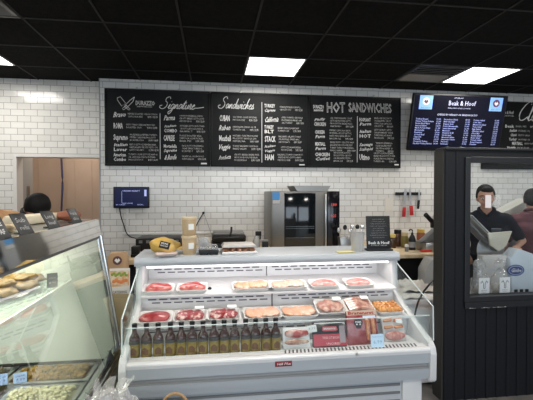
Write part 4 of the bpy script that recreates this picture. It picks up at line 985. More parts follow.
obj('mirror_fascia', prism(new(), [(-0.676, 1.301), (-0.650, 1.301), (-0.666, 1.399), (-0.690, 1.399)], YN, YF+0.045, 'y'), MIRR, dc, smooth=False)
b = new(); box(b, GX1-0.004, GX1+0.012, YN, YF, 1.288, 1.301, 0.002); obj('glass_channel', b, mat('channel_dark', (0.12, 0.13, 0.14), 0.3, 0.8), dc)
# chrome corner post, tilted like the glass
post = new()
for dx, dy, r_ in ((0.0, 0.0, 0.012), (0.010, 0.030, 0.010)): 
    tube(post, [(GX1+dx, YF+dy, GZ1), (GX0+dx, YF+dy, GZ0-0.03)], r_, 12, False)
prism(post, [(GX1-0.008, GZ1), (GX1+0.006, GZ1), (GX0+0.006, GZ0-0.03), (GX0-0.008, GZ0-0.03)], YF, YF+0.035, 'y')
obj('corner_post', post, CHROME, dc)
b = new()
box(b, GX0-0.03, GX0+0.012, YN, YF+0.03, GZ0-0.035, GZ0, 0.004); box(b, GX0-0.03, GX0+0.020, YN, YF+0.03, GZ0-0.085, GZ0-0.048, 0.004)
obj('glass_rail', b, CHROME, dc)
obj('front_skirt', box(new(), -0.60, -0.55, YN, YF+0.03, 0.06, GZ0-0.088, 0.004), STEELB, dc)
for yy in (2.22, 1.42):
    b = new(); prism(b, [(GX0-0.010, GZ0-0.002), (GX0+0.026, GZ0-0.002), (GX0+0.008, GZ0+0.055)], yy-0.012, yy+0.012, 'y', bev=0.002); obj('glass_clamp', b, mat('clamp_dark', (0.05, 0.05, 0.055), 0.3, 0.6), dc)
# inside shelf
SHZ = 1.055
sh = obj('glass_shelf', box(new(), -1.50, -0.80, YN+0.05, YF-0.03, SHZ-0.008, SHZ), pane_mat('shelf_glass', (0.85, 0.93, 0.88), 1.0, 0.02, haze=0.25, hazecol=(0.8, 0.9, 0.82)), dc, smooth=False)
obj('shelf_edge', box(new(), -0.80, -0.79, YN+0.05, YF-0.03, SHZ-0.02, SHZ+0.004), mat('edge_white', (0.75, 0.78, 0.70), 0.3), sh, smooth=False)
obj('light_tube', box(new(), -0.80, -0.77, YN+0.1, YF-0.06, 1.335, 1.36, 0.004), mat('deli_led', (0.9, 0.9, 0.85), 0.5, emit=(1.0, 0.98, 0.86), es=2.0), dc)
area('deli_lamp', (-0.98, 1.5, 1.345), (0, R(12), 0), 0.25, 1.7, 15, (1.0, 0.97, 0.86))
area('deli_lamp_lower', (-1.0, 1.5, 0.98), (0, 0, 0), 0.3, 1.6, 5, (1.0, 0.96, 0.86))

BREADED = pmat('breaded_gold', (0.25, 0.15, 0.035), (0.14, 0.085, 0.02), 40, rough=0.7)
pl = thing('serving_platter', 'oval white platter under the golden breaded cutlets in the deli case', 'platter', (-0.985, 2.08, SHZ))
b = new(); lathe(b, [(0.09, 0.0), (0.16, 0.012), (0.17, 0.016), (0.155, 0.014), (0.09, 0.006)], 32); o = obj('dish', b, FOAM, pl); o.scale = (0.6, 1.25, 0.7)
k = 0
for (dx, dy, dz, rz) in ((-0.05, -0.22, 0.035, 10), (0.0, -0.12, 0.038, -15), (-0.06, -0.03, 0.036, 20), (0.02, 0.05, 0.036, -8), (-0.03, 0.15, 0.035, 14), (-0.01, 0.235, 0.034, 0), (-0.03, -0.08, 0.072, 30), (-0.01, 0.10, 0.070, -20)):
    b = new(); ball(b, (0, 0, 0), (0.075, 0.058, 0.021), 22, 12, ns=0.4, nf=34, seed=k)
    tag(obj('breaded_cutlet', b, BREADED, None, (-0.955+dx*1.2, 2.08+dy*0.9, SHZ+dz), (0, 0, R(rz)), ang=80), 'golden breaded cutlet piled on the platter in the deli case', 'cutlet', 'golden breaded cutlets'); k += 1
tg = thing('shelf_tag', 'small black tag standing on the deli case shelf', 'price tag', (-0.825, 2.2, SHZ+0.004), (0, 0, R(30)))
obj('card', box(new(), -0.025, 0.025, 0, 0.003, 0, 0.075), mat('tag_grey', (0.08, 0.08, 0.075), 0.5), tg)
b = new(); put_text(b, 'CUTLETS', -0.019, 0.045, 0.008, 0.038, -0.001); put_text(b, '8.99', -0.016, 0.02, 0.012, 0.032, -0.001); obj('tag_lettering', b, CHALK, tg)
# pans with prepared salads on the deck
def pan(label, y0, y1, x0, x1, foodname, foodlabel, cat, fm, n, r_, seed):
    t = thing('steel_pan', label, 'pan', (0, 0, 0), group='steel pans in the deli case')
    b = new()
    z0, z1 = 0.50, 0.565
    for q in ((x0, x1, y0, y0+0.012), (x0, x1, y1-0.012, y1), (x0, x0+0.012, y0, y1), (x1-0.012, x1, y0, y1)): box(b, *q, z0, z1, 0.003)
    box(b, x0, x1, y0, y1, z0, z0+0.006); obj('basin', b, STEELB, t)
    b = new()
    for q in ((x0-0.012, x1+0.012, y0-0.012, y0+0.010), (x0-0.012, x1+0.012, y1-0.010, y1+0.012), (x0-0.012, x0+0.01, y0, y1), (x1-0.01, x1+0.012, y0, y1)): box(b, *q, z1, z1+0.006, 0.002)
    obj('rim', b, STEEL, t)
    rnd = random.Random(seed); b = new()
    box(b, x0+0.014, x1-0.014, y0+0.014, y1-0.014, z0+0.007, z0+0.045)
    for k in range(n):
        x = rnd.uniform(x0+0.03, x1-0.03); y = rnd.uniform(y0+0.03, y1-0.03)
        h = 0.055*(1-((y-(y0+y1)/2)/((y1-y0)/2))**2*0.5)
        ball(b, (x, y, z0+0.035+h*rnd.uniform(0.5, 1.1)), (r_*rnd.uniform(0.7, 1.3), r_*rnd.uniform(0.7, 1.3), r_*0.8), 7, 5, M=None)
    tag(obj(foodname, b, fm, None, ang=80), foodlabel, cat, kind='stuff')
GOLD = mat('pasta_gold', (0.38, 0.21, 0.03), 0.45, noise_col=(0.20, 0.12, 0.025), nscale=35)
PALEP = mat('pasta_pale', (0.62, 0.58, 0.36), 0.45, noise_col=(0.50, 0.45, 0.24), nscale=35)
OLIVEF = mat('olive_salad', (0.22, 0.17, 0.07), 0.45, noise_col=(0.12, 0.10, 0.05), nscale=35)
pan('steel pan of golden pasta salad at the far end of the deli case', 2.20, 2.40, -1.06, -0.66, 'pasta_salad', 'golden brown pasta salad heaped in the far pan', 'pasta salad', GOLD, 420, 0.0105, 1)
pan('steel pan of pale pasta salad nearer than the golden one', 1.93, 2.15, -0.99, -0.66, 'pasta_salad', 'pale creamy pasta salad heaped in the nearer pan', 'pasta salad', PALEP, 420, 0.0095, 2)
pan('steel pan of dark olive salad at the back corner of the deli case', 2.20, 2.40, -1.50, -1.10, 'olive_salad', 'dark olive brown salad in the pan behind the blue cards', 'salad', OLIVEF, 300, 0.011, 3)
GLOWB = mat('card_glow_blue', (0.36, 0.50, 0.78), 0.4, emit=(0.35, 0.5, 0.85), es=0.2)  # blue card colour with a faint glow of its own
for k, (x, y, lab) in enumerate(((-1.09, 2.165, 'pale blue card on the deck, nearest of the three blue cards'), (-1.075, 2.42-0.20, 'pale blue card in the middle of the three blue cards'), (-0.985, 2.425-0.025, 'pale blue card, farthest of the three blue cards'))):
    t = thing('price_tag', lab, 'price tag', (x, (2.172, 2.19, 2.197)[k], 0.572), (R(-10), 0, R(20)), 'blue cards in the deli case')
    obj('card', box(new(), -0.03, 0.03, 0, 0.002, 0.0, 0.05), GLOWB, t)
    b = new(); put_text(b, 'SALAD', -0.022, 0.03, 0.009, 0.044, -0.001); put_text(b, '7.99', -0.02, 0.01, 0.012, 0.04, -0.001); obj('tag_lettering', b, mat('ink_dark', (0.03, 0.04, 0.12), 0.6), t)

# signs and breads on the roof of the deli case
SIGNB = mat('sign_black', (0.022, 0.023, 0.023), 0.45)
for k, (y, h, w, a, s1, s2, lab) in enumerate(((1.41, 0.088, 0.075, 32, 'RYE', 'LOAF', 'black chalk sign with bold white letters, nearest of four on the deli case'),
                                   (1.585, 0.088, 0.072, 32, 'Sub', 'rolls', 'black chalk sign second from the left on the deli case'),
                                   (1.845, 0.085, 0.075, 32, 'Long', 'loaf', 'black chalk sign beside the pale baguette tip on the deli case'),
                                   (2.145, 0.082, 0.072, 30, 'Focaccia', 'slice', 'black chalk sign at the far right end of the deli case top'))):
    t = thing('chalk_sign', lab, 'chalk sign', (-0.678, y, 1.3995), (0, 0, 0), 'small chalk signs on the deli case')
    M = Matrix.Rotation(R(74), 4, 'Z') @ Matrix.Rotation(R(-a), 4, 'X')
    obj('panel', box(new(), -w/2, w/2, 0, 0.004, 0, h, 0.001, M=M), SIGNB, t)
    b = new(); z = 0.05 if k else 0.055
    put_text(b, s1, -w*0.36, h*0.56, h*0.22, w*0.66, -0.001, bold=0.04 if k == 0 else 0.015, M=M); put_text(b, s2, -w*0.34, h*0.2, h*0.2, w*0.62, -0.001, bold=0.04 if k == 0 else 0.015, M=M)
    obj('chalk_lettering', b, CHALK if k == 0 else CHALKD, t)
    obj('easel_foot', box(new(), -w*0.3, w*0.3, 0.002, 0.045, 0, 0.004, M=Matrix.Rotation(R(62), 4, 'Z')), SIGNB, t)
CRUST = mat('crust_brown', (0.30, 0.145, 0.055), 0.75, noise_col=(0.42, 0.25, 0.12), nscale=14, bump=0.4, bscale=40)
CRUST2 = mat('crust_pale', (0.60, 0.50, 0.33), 0.8, noise_col=(0.52, 0.40, 0.23), nscale=14)
for k, (x, y, rx, ry, rz, rot, m, lab) in enumerate(((-0.86, 1.42, 0.05, 0.14, 0.033, 20, CRUST, 'brown crusty loaf behind the nearest chalk sign'),
        (-0.92, 1.72, 0.055, 0.13, 0.038, 12, CRUST, 'brown crusty loaf behind the second chalk sign'),
        (-0.98, 2.02, 0.055, 0.13, 0.040, -6, CRUST, 'brown crusty loaf in front of the bending person'),
        (-0.78, 1.62, 0.035, 0.12, 0.018, 8, CRUST2, 'pale floury loaf lying between the first and third chalk signs'))):
    b = new(); ball(b, (0, 0, rz*0.85), (rx, ry, rz), 20, 12, ns=0.14, nf=14, seed=k+3, flat=-0.85)
    tag(obj('crusty_loaf', b, m, None, (x, y, 1.399), (0, 0, R(rot)), ang=80), lab, 'bread', 'loaves on the deli case')
t = thing('baguette', 'long pale baguette in white paper pointing right on the deli case', 'bread', (-0.845, 2.16, 1.401), (0, 0, R(-12)))
b = new(); tube(b, [(0.0, -0.26, 0.022), (0.0, 0, 0.025), (0.0, 0.12, 0.022)], 0.022, 12); obj('loaf', b, CRUST2, t)
b = new(); prism(b, [(-0.035, 0.0), (0.025, 0.0), (0.035, 0.042), (-0.015, 0.05)], -0.27, 0.06, 'y', bev=0.012); obj('paper_wrap', b, mat('cream_paper', (0.66, 0.60, 0.45), 0.8), t)
b = new(); ball(b, (0, 0, 0.028), (0.06, 0.085, 0.030), 20, 12, ns=0.2, nf=20, flat=-0.8)
tag(obj('red_brown_loaf', b, mat('crust_red', (0.24, 0.08, 0.04), 0.7), None, (-0.775, 2.30, 1.399), ang=80), 'dark red brown loaf between the two far chalk signs', 'bread')

# hose inside the opening, small hanging device
b = new(); tube(b, [(XW(61.5, 6.3)+0.000, 6.3, 2.86), (XW(61.5, 6.3)-0.002, 6.3, 2.2), (XW(61.5, 6.3)+0.015, 6.3, 1.7), (XW(61.5, 6.3)-0.005, 6.3, 1.2), (XW(61.5, 6.3)-0.010, 6.3, 0.4), (XW(61.5, 6.3)-0.010, 6.3, 0.01)], 0.014)
tag(obj('water_hose', b, mat('hose_blue', (0.02, 0.025, 0.085), 0.4)), 'dark blue hose hanging down in the opening behind the deli case', 'hose')
t = thing('wall_phone', 'small brown and black device hanging on the left edge of the opening', 'wall phone', (XW(26, 5.3), 5.3, 1.34))
obj('body', box(new(), -0.03, 0.04, -0.03, 0.03, 0.06, 0.30, 0.015), mat('phone_brown', (0.13, 0.085, 0.06), 0.5), t)
obj('handset', box(new(), 0.0, 0.06, -0.06, -0.03, -0.02, 0.14, 0.015), BLACK, t)
obj('bracket', box(new(), -0.10, -0.03, -0.01, 0.02, 0.12, 0.18), BLACK, t)

# ------------------------------------------------------------------ kraft packaging display beside the deli case
st = thing('side_stand', 'black narrow stand between the deli case and the meat case', 'stand', (-0.625, 2.72, 0))
obj('top', box(new(), -0.09, 0.10, -0.05, 0.14, 0.825, 0.845, 0.003), MATTBLK, st)
for sx in (-0.08, 0.085):
    for sy in (-0.04, 0.125): obj('leg', box(new(), sx-0.008, sx+0.008, sy-0.008, sy+0.008, 0, 0.825), MATTBLK, st)
obj('panel', box(new(), -0.08, 0.085, 0.0, 0.01, 0.05, 0.825), MATTBLK, st)
t = thing('kraft_bag', 'brown kraft bag with a round dark logo on the black stand', 'paper bag', (-0.63, 2.79, 0.846), (0, 0, R(4)))
b = new(); prism(b, [(-0.062, 0), (0.062, 0), (0.066, 0.27), (0.05, 0.305), (-0.05, 0.305), (-0.066, 0.27)], -0.025, 0.04, 'y', bev=0.006); obj('bag', b, KRAFT, t)
M = Matrix.Translation((0.0, -0.0275, 0.255)) @ Matrix.Rotation(R(90), 4, 'X')
lg = obj('logo_disc', lathe(new(), [(0.029, -0.002), (0.029, 0.002)], 24, M), mat('logo_maroon', (0.10, 0.035, 0.035), 0.5), t)
b = new(); prism(b, [(-0.018, 0.255), (-0.008, 0.270), (0, 0.260), (0.008, 0.270), (0.018, 0.255), (0, 0.238)], -0.031, -0.0295, 'y'); obj('logo_mark', b, PAPERW, lg)
t = thing('menu_flyer', 'white flyer with a salad photo leaning on the kraft bag', 'flyer', (-0.610, 2.737, 0.846), (R(-5), 0, R(4)))
obj('card', box(new(), -0.064, 0.064, 0, 0.003, 0.0, 0.205), PAPERW, t)
ph = obj('photo', box(new(), -0.060, 0.060, -0.001, 0.001, 0.085, 0.19), mat('photo_food', (0.62, 0.35, 0.16), 0.5, noise_col=(0.70, 0.62, 0.48), nscale=30), t)
b = new()
for k in range(9): ball(b, (-0.046+0.011*k, -0.0015, 0.165+0.008*math.sin(k*2.1)), (0.010, 0.001, 0.009), 8, 6)
obj('salad_print', b, mat('print_green', (0.22, 0.33, 0.05), 0.6), ph)
b = new()
for k in range(6): ball(b, (-0.035+0.015*k, -0.0015, 0.12+0.006*math.sin(k*1.7)), (0.013, 0.001, 0.012), 8, 6)
obj('salmon_print', b, mat('print_orange', (0.66, 0.22, 0.07), 0.6), ph)
b = new(); put_text(b, 'CATERING', -0.045, 0.04, 0.018, 0.09, -0.001, bold=0.02); put_text(b, 'ORDER AT THE COUNTER', -0.045, 0.02, 0.007, 0.09, -0.001); obj('flyer_lettering', b, DARKG, t)
t = thing('kraft_box', 'plain tan carton standing low between the two cases', 'carton', (-0.565, 2.60, 0), (0, 0, R(-8)))
obj('carton', box(new(), -0.065, 0.055, -0.05, 0.05, 0.0, 0.90, 0.004), mat('carton_tan', (0.50, 0.39, 0.22), 0.8), t)
obj('flap', prism(new(), [(-0.05, 0.9), (0.05, 0.9), (0.05, 0.905), (-0.05, 0.93)], -0.065, 0.055, 'x'), MATS['carton_tan'], t)
t = thing('speaker_box', 'small black box with a grey edge behind the kraft bag', 'box', (-0.70, 4.02, CT))
obj('body', box(new(), -0.08, 0.06, -0.05, 0.08, 0, 0.03, 0.004), BLACK, t); obj('upright', box(new(), -0.08, -0.01, -0.03, 0.08, 0.03, 0.10, 0.004), BLACK, t)

# ------------------------------------------------------------------ dark partition with service window
PY0, PY1 = 2.75, 2.86
PT = 1.868
WX0, WZ0, WZ1 = 1.868, 0.765, 1.785
b = new()
box(b, 1.696, WX0, PY0, PY1, 0, PT); box(b, WX0, 3.6, PY0, PY1, 0, WZ0); box(b, WX0, 3.6, PY0, PY1, WZ1, PT)
x = 1.70
while x < 3.6:
    box(b, x, x+0.018, PY0-0.006, PY0, 0, WZ0-0.06 if x+0.02 > WX0 else PT, 0.002); x += 0.085
struct('wall_partition', b, DARKBLUE)
struct('wall_partition_lit_end', box(new(), 1.684, 1.696, PY0+0.002, PY1+0.012, 0, PT), mat('partition_lit', (0.030, 0.028, 0.025), 0.55, spec=0.3))  # end face coloured lighter: the stronger light on this side, put into the colour
b = new()
box(b, WX0-0.012, WX0+0.03, PY0-0.014, PY0+0.02, WZ0-0.03, WZ1+0.03, 0.003); box(b, WX0+0.03, 3.6, PY0-0.014, PY0+0.02, WZ1-0.01, WZ1+0.035, 0.003)
box(b, WX0+0.03, 3.6, PY0-0.014, PY0+0.02, WZ0-0.03, WZ0+0.01, 0.003); box(b, 1.69, 3.6, PY0-0.02, PY1+0.01, PT, PT+0.018, 0.003)
box(b, WX0-0.012, 3.6, PY0-0.022, PY0, WZ0-0.075, WZ0-0.03, 0.003)
struct('trim_window', b, mat('window_trim', (0.009, 0.010, 0.013), 0.4))
b = new()
for k in range(16):
    if k not in (3, 4, 9): box(b, WX0+0.02+k*0.019, WX0+0.034+k*0.019, PY0-0.0236, PY0-0.0218, WZ0-0.073, WZ0-0.068-0.002*(k % 3))
struct('trim_window_scuff', b, mat('scuff', (0.35, 0.35, 0.34), 0.8))
g = struct('window_1', box(new(), WX0+0.03, 3.6, PY0+0.03, PY0+0.035, WZ0+0.01, WZ1-0.01), pane_mat('service_glass', (0.93, 0.95, 0.96), 1.3))
g['label'] = 'clear service window pane in the dark partition'
b = new(); box(b, WX0+0.048, WX0+0.054, PY0+0.028, PY0+0.037, WZ0+0.01, WZ1-0.01)
struct('trim_glass_edge', b, mat('glass_edge_pale', (0.42, 0.46, 0.50), 0.3))
tag(obj('window_patch', box(new(), 2.046, 2.094, PY0+0.0265, PY0+0.0295, 1.437, 1.535), mat('patch_white', (0.72, 0.66, 0.66), 0.6)), 'small white rectangle on the service window in front of the employee', 'note')  # opaque white rectangle set against the pane
tag(obj('pale_patch', box(new(), 2.118, 2.172, PY0+0.0265, PY0+0.0295, 1.445, 1.533), pane_mat('patch_film', (0.95, 0.95, 0.95), 1.0, 0.2, haze=0.16, hazecol=(0.85, 0.84, 0.82))), 'translucent white rectangle on the service window beside the opaque one', 'sticker')  # fainter, translucent rectangle next to it

# counter behind the window
DKZ = 0.70
t = thing('deli_counter', 'work counter directly behind the service window', 'counter', (0, 0, 0))
obj('worktop', box(new(), 2.10, 4.2, PY1+0.01, 3.30, DKZ-0.04, DKZ, 0.004), STEELB, t)
obj('body', box(new(), 2.14, 4.2, PY1+0.03, 3.27, 0.02, DKZ-0.04), MATTBLK, t)
BAGM = pane_mat('crinkle_film', (0.90, 0.90, 0.90), 1.2, 0.08, haze=0.22, hazecol=(0.75, 0.74, 0.72))
INNER = mat('bag_food', (0.34, 0.28, 0.22), 0.6, noise_col=(0.5, 0.46, 0.4), nscale=25)
for k, (px, lab) in enumerate(((480, 'clear bag with a white label, left of the pair behind the window'), (500.5, 'clear bag with a white label, right of the pair behind the window'))):
    y = 2.93; x = XW(px, y)
    t = thing('bread_bag', lab, 'bag', (x, y, DKZ), (0, 0, R(4)), 'labelled clear bags behind the service window')
    b = new(); ball(b, (0, 0, 0.065), (0.052, 0.035, 0.062), 18, 12, ns=0.15, nf=30, seed=k); obj('contents', b, INNER, t, ang=80)
    b = new(); ball(b, (0, 0, 0.12), (0.075, 0.046, 0.119), 26, 18, ns=0.30, nf=34, seed=k+5, flat=-0.98)
    ball(b, (0.0, 0, 0.275), (0.055, 0.022, 0.045), 20, 12, ns=0.5, nf=60, seed=k+8); obj('plastic_bag', b, BAGM, t, ang=70)
    lb = obj('label', box(new(), -0.048, 0.048, -0.055, -0.052, 0.050, 0.182), mat('label_white', (0.80, 0.79, 0.79), 0.5), t)
    b = new()
    g0 = new()
    for sx in (-1, 1):
        tube(g0, [(sx*0.006, -0.056, 0.085), (sx*0.010, -0.056, 0.112), (sx*0.026, -0.056, 0.122), (sx*0.030, -0.056, 0.108)], 0.0022, 5)
        tube(g0, [(sx*0.012, -0.056, 0.115), (sx*0.020, -0.056, 0.130)], 0.002, 5)
    tube(g0, [(-0.008, -0.056, 0.085), (-0.005, -0.056, 0.068), (0.005, -0.056, 0.068), (0.008, -0.056, 0.085)], 0.0022, 5)
    put_text(g0, 'BEAK & HOOF', -0.026, 0.048, 0.007, 0.052, -0.056, bold=0.02); put_text(g0, 'FRESH BREAD', -0.018, 0.036, 0.005, 0.036, -0.056)
    merge(b, g0, Matrix.Translation((0, 0, 0.032)))
    obj('label_print', b, mat('print_grey', (0.16, 0.16, 0.18), 0.6), lb)
t = thing('bakery_carton', 'pale grey carton with a small dark red mark behind the labelled bags', 'carton', (XW(497, 3.05), 3.05, DKZ), (0, 0, R(-3)))
obj('carton', box(new(), -0.122, 0.122, 0, 0.075, 0, 0.325, 0.004), mat('carton_grey', (0.52, 0.50, 0.48), 0.6), t)
b = new(); put_text(b, 'EGGS', -0.002, 0.265, 0.022, 0.045, -0.0015, bold=0.05); obj('print_mark', b, mat('mark_red', (0.16, 0.03, 0.04), 0.6), t)
b = new(); put_text(b, 'FARM FRESH', -0.06, 0.20, 0.016, 0.12, -0.0015); obj('print_lettering', b, mat('mark_blue', (0.35, 0.40, 0.62), 0.6), t)
# slicer with blue oval badge
t = thing('meat_slicer', 'silver blue meat slicer housing with a blue oval badge at the right edge', 'meat slicer', (XW(513, 3.0), 3.0, DKZ))
b = new(); prism(b, [(-0.0, 0.0), (0.42, 0.0), (0.42, 0.16), (0.20, 0.34), (0.06, 0.388), (-0.02, 0.31)], 0, 0.12, 'y', bev=0.01); obj('housing', b, mat('slicer_silver', (0.50, 0.55, 0.60), 0.3), t)
M = Matrix.Translation((0.030, -0.0015, 0.21)) @ Matrix.Rotation(R(90), 4, 'X')
lg = obj('badge', lathe(new(), [(1, 0), (1, 0.002)], 32, M @ Matrix.Diagonal((0.078, 0.046, 1, 1))), mat('badge_blue', (0.012, 0.03, 0.16), 0.4), t)
obj('badge_ring', lathe(new(), [(0.86, 0.002), (0.86, 0.003)], 32, M @ Matrix.Diagonal((0.078, 0.044, 1, 1))), mat('badge_pale', (0.45, 0.52, 0.62), 0.4), lg)
obj('badge_field', lathe(new(), [(0.78, 0.003), (0.78, 0.004)], 32, M @ Matrix.Diagonal((0.078, 0.042, 1, 1))), MATS['badge_blue'], lg)
b = new(); put_text(b, 'Globe', -0.018, 0.195, 0.032, 0.095, -0.0062, bold=0.02, shear=0.2); obj('badge_lettering', b, PAPERW, lg)
b = new()
for k in range(3): box(b, 0.02+k*0.05, 0.05+k*0.05, -0.003, 0.0, 0.02, 0.05, 0.003)
obj('switch', b, BLACK, t)
# slicer in use: tilted carriage and tray in front of the employee
t = thing('carriage_slicer', 'cream and steel meat slicer with a sloping carriage in front of the employee', 'meat slicer', (XW(484, 3.16), 3.16, DKZ+0.055))
obj('base', box(new(), -0.02, 0.22, -0.02, 0.12, -0.055, 0.20, 0.02), STEELB, t)
CREAM = mat('slicer_cream', (0.55, 0.53, 0.47), 0.35)
M = Matrix.Translation((0.01, 0.0, 0.47)) @ Matrix.Rotation(R(43), 4, 'Y')
b = new(); box(b, -0.19, 0.21, -0.02, 0.10, -0.012, 0.014, 0.005, M=M); obj('carriage', b, CREAM, t)
b = new(); box(b, -0.19, 0.21, -0.028, -0.02, -0.006, 0.002, 0.002, M=M); box(b, -0.20, 0.20, -0.02, 0.10, -0.06, -0.045, 0.004, M=M); obj('rail', b, DARKG, t)
b = new(); prism(b, [(0.00, 0.455), (0.225, 0.47), (0.17, 0.34), (0.10, 0.30), (0.02, 0.35)], -0.06, -0.04, 'y', bev=0.006); obj('gauge_plate', b, mat('slicer_plate', (0.50, 0.46, 0.36), 0.3, noise_col=(0.58, 0.54, 0.45), nscale=8), t)
b = new(); lathe(b, [(0.13, 0), (0.13, 0.01), (0.03, 0.02)], 28, Matrix.Translation((0.10, 0.05, 0.30)) @ Matrix.Rotation(R(90), 4, 'X')); obj('blade_disc', b, STEEL, t)
# a second slicer farther back at the right
t = thing('meat_slicer', 'white meat slicer with black grips farther back at the right edge', 'meat slicer', (XW(509, 3.9), 3.9, 0))
obj('stand', box(new(), -0.08, 0.5, -0.02, 0.45, 0.02, 0.93), STEELB, t)
M = Matrix.Translation((0.12, 0.1, 1.33)) @ Matrix.Rotation(R(-24), 4, 'Y')
b = new(); box(b, -0.17, 0.20, -0.1, 0.1, -0.015, 0.09, 0.01, M=M); box(b, -0.05, 0.3, -0.04, 0.2, -0.40, -0.05, 0.03); b.transform(Matrix.Identity(4)); obj('carriage', b, mat('slicer_white', (0.46, 0.45, 0.41), 0.35), t)
b = new(); box(b, -0.2, 0.22, -0.115, -0.1, -0.03, -0.015, 0.003, M=M); tube(b, [(0.02, -0.12, 1.24), (0.16, -0.12, 1.28), (0.24, -0.12, 1.36)], 0.018); obj('grip', b, BLACK, t)
obj('base', box(new(), -0.02, 0.42, 0.0, 0.4, 0.92, 1.16, 0.03), STEELB, t)

# ------------------------------------------------------------------ people
def remeshed(bm, vox, sm=4):
    me = bpy.data.meshes.new('t'); bm.to_mesh(me); bm.free()
    o = bpy.data.objects.new('t', me); COL.objects.link(o)
    md = o.modifiers.new('r', 'REMESH'); md.mode = 'VOXEL'; md.voxel_size = vox
    m2 = o.modifiers.new('s', 'SMOOTH'); m2.iterations = sm; m2.factor = 0.5
    dg = bpy.context.evaluated_depsgraph_get(); dg.update()
    out = bpy.data.meshes.new_from_object(o.evaluated_get(dg))
    t = bmesh.new(); t.from_mesh(out)
    bpy.data.objects.remove(o); bpy.data.meshes.remove(me); bpy.data.meshes.remove(out)
    return t

HAIRM = mat('hair_black', (0.005, 0.0045, 0.0045), 0.7, spec=0.2)
def person(label, loc, rz, sc, lean, head_tilt, skin, shirtm, trousm, elbows, wrists, hair='short', cap=None, headlean=(0, 0)):
    t = thing('person', label, 'person', loc, (0, 0, rz))
    S = lambda p: Vector(p)*sc
    piv = Vector((0, 0, 0.93))
    Rl = Matrix.Rotation(lean, 3, 'X')
    def U(p):                                    # upper body leans about the hips
        return (piv+Rl @ (Vector(p)-piv))*sc
    hp = Vector((0, -0.01, 1.44))
    Rh = Matrix.Rotation(head_tilt, 3, 'X') @ Matrix.Rotation(headlean[0], 3, 'Y')
    def Hd(p): return U(hp+Rh @ (Vector(p)-hp))
    def hell(bm, c, r, u=18, v=12):
        M = Matrix.Translation(Hd(c)) @ (Rl @ Rh).to_4x4()
        ball(bm, (0, 0, 0), tuple(q*sc for q in r), u, v, M)
    b = new()
    for sx in (-1, 1):
        capsule(b, S((sx*0.085, 0, 0.90)), S((sx*0.10, -0.01, 0.50)), 0.085*sc, 0.058*sc); capsule(b, S((sx*0.10, -0.01, 0.50)), S((sx*0.10, 0.02, 0.09)), 0.056*sc, 0.037*sc)
        capsule(b, S((sx*0.10, 0.03, 0.04)), S((sx*0.11, -0.15, 0.03)), 0.038*sc, 0.030*sc)
    capsule(b, U((-0.07, 0, 0.93)), U((0.07, 0, 0.93)), 0.11*sc, 0.11*sc)
    capsule(b, U((0, 0, 0.95)), U((0, 0, 1.20)), 0.118*sc, 0.125*sc)
    capsule(b, U((-0.075, 0.005, 1.24)), U((0.075, 0.005, 1.24)), 0.105*sc, 0.105*sc)
    capsule(b, U((-0.155, 0.01, 1.335)), U((0.155, 0.01, 1.335)), 0.055*sc, 0.055*sc)
    capsule(b, U((-0.09, 0.01, 1.37)), U((0.09, 0.01, 1.37)), 0.05*sc, 0.05*sc)
    capsule(b, U((0, 0.005, 1.37)), Hd((0, 0.0, 1.49)), 0.054*sc, 0.050*sc)
    # head with face
    hell(b, (0, 0.005, 1.575), (0.074, 0.092, 0.098)); hell(b, (0, -0.030, 1.520), (0.055, 0.058, 0.064)); hell(b, (0, -0.062, 1.478), (0.026, 0.024, 0.020))
    capsule(b, Hd((0, -0.085, 1.565)), Hd((0, -0.108, 1.532)), 0.008*sc, 0.0135*sc)
    for sx in (-1, 1):
        hell(b, (sx*0.076, 0.005, 1.548), (0.010, 0.020, 0.030), 10, 8)
        hell(b, (sx*0.032, -0.072, 1.588), (0.028, 0.014, 0.010), 10, 8)
        hell(b, (sx*0.040, -0.060, 1.530), (0.024, 0.022, 0.022), 10, 8)
    for i, sx in enumerate((-1, 1)):
        sh = U((sx*0.172, 0.01, 1.335)); el = Vector(elbows[i])*sc; wr = Vector(wrists[i])*sc
        capsule(b, sh, el, 0.046*sc, 0.036*sc); capsule(b, el, wr, 0.036*sc, 0.025*sc)
        d = (wr-el).normalized(); side = d.cross(Vector((0, 0, 1))).normalized(); dn = side.cross(d).normalized()
        if dn.z > 0: dn = -dn
        palm = wr+d*0.05*sc
        capsule(b, wr+d*0.012, palm+d*0.015*sc, 0.026*sc, 0.032*sc)
        for k in range(4):
            base = palm+d*0.028*sc+side*(k-1.5)*0.019*sc
            ln = (0.062, 0.072, 0.068, 0.052)[k]*sc
            m1 = base+(d*0.8+dn*0.35)*ln*0.55; m2_ = m1+(d*0.35+dn*0.9)*ln*0.5
            capsule(b, base, m1, 0.0092*sc, 0.0085*sc, 8); capsule(b, m1, m2_, 0.0085*sc, 0.0075*sc, 8)
        tb = palm-d*0.022*sc-side*sx*0.024*sc
        tm = tb+(d*0.6-side*sx*0.7)*0.036*sc
        capsule(b, tb, tm, 0.012*sc, 0.010*sc, 8); capsule(b, tm, tm+(d*0.9+dn*0.3)*0.028*sc, 0.010*sc, 0.008*sc, 8)
    obj('body', remeshed(b, 0.0085*sc, 3), skin, t, ang=180)
    # clothing
    c = new()
    capsule(c, U((-0.07, 0, 0.95)), U((0.07, 0, 0.95)), 0.125*sc, 0.125*sc); capsule(c, U((0, 0, 0.95)), U((0, 0, 1.20)), 0.135*sc, 0.140*sc)
    capsule(c, U((-0.08, 0.005, 1.23)), U((0.08, 0.005, 1.23)), 0.120*sc, 0.120*sc); capsule(c, U((-0.155, 0.01, 1.332)), U((0.155, 0.01, 1.332)), 0.078*sc, 0.078*sc)
    capsule(c, U((-0.07, 0.015, 1.372)), U((0.07, 0.015, 1.372)), 0.066*sc, 0.066*sc)
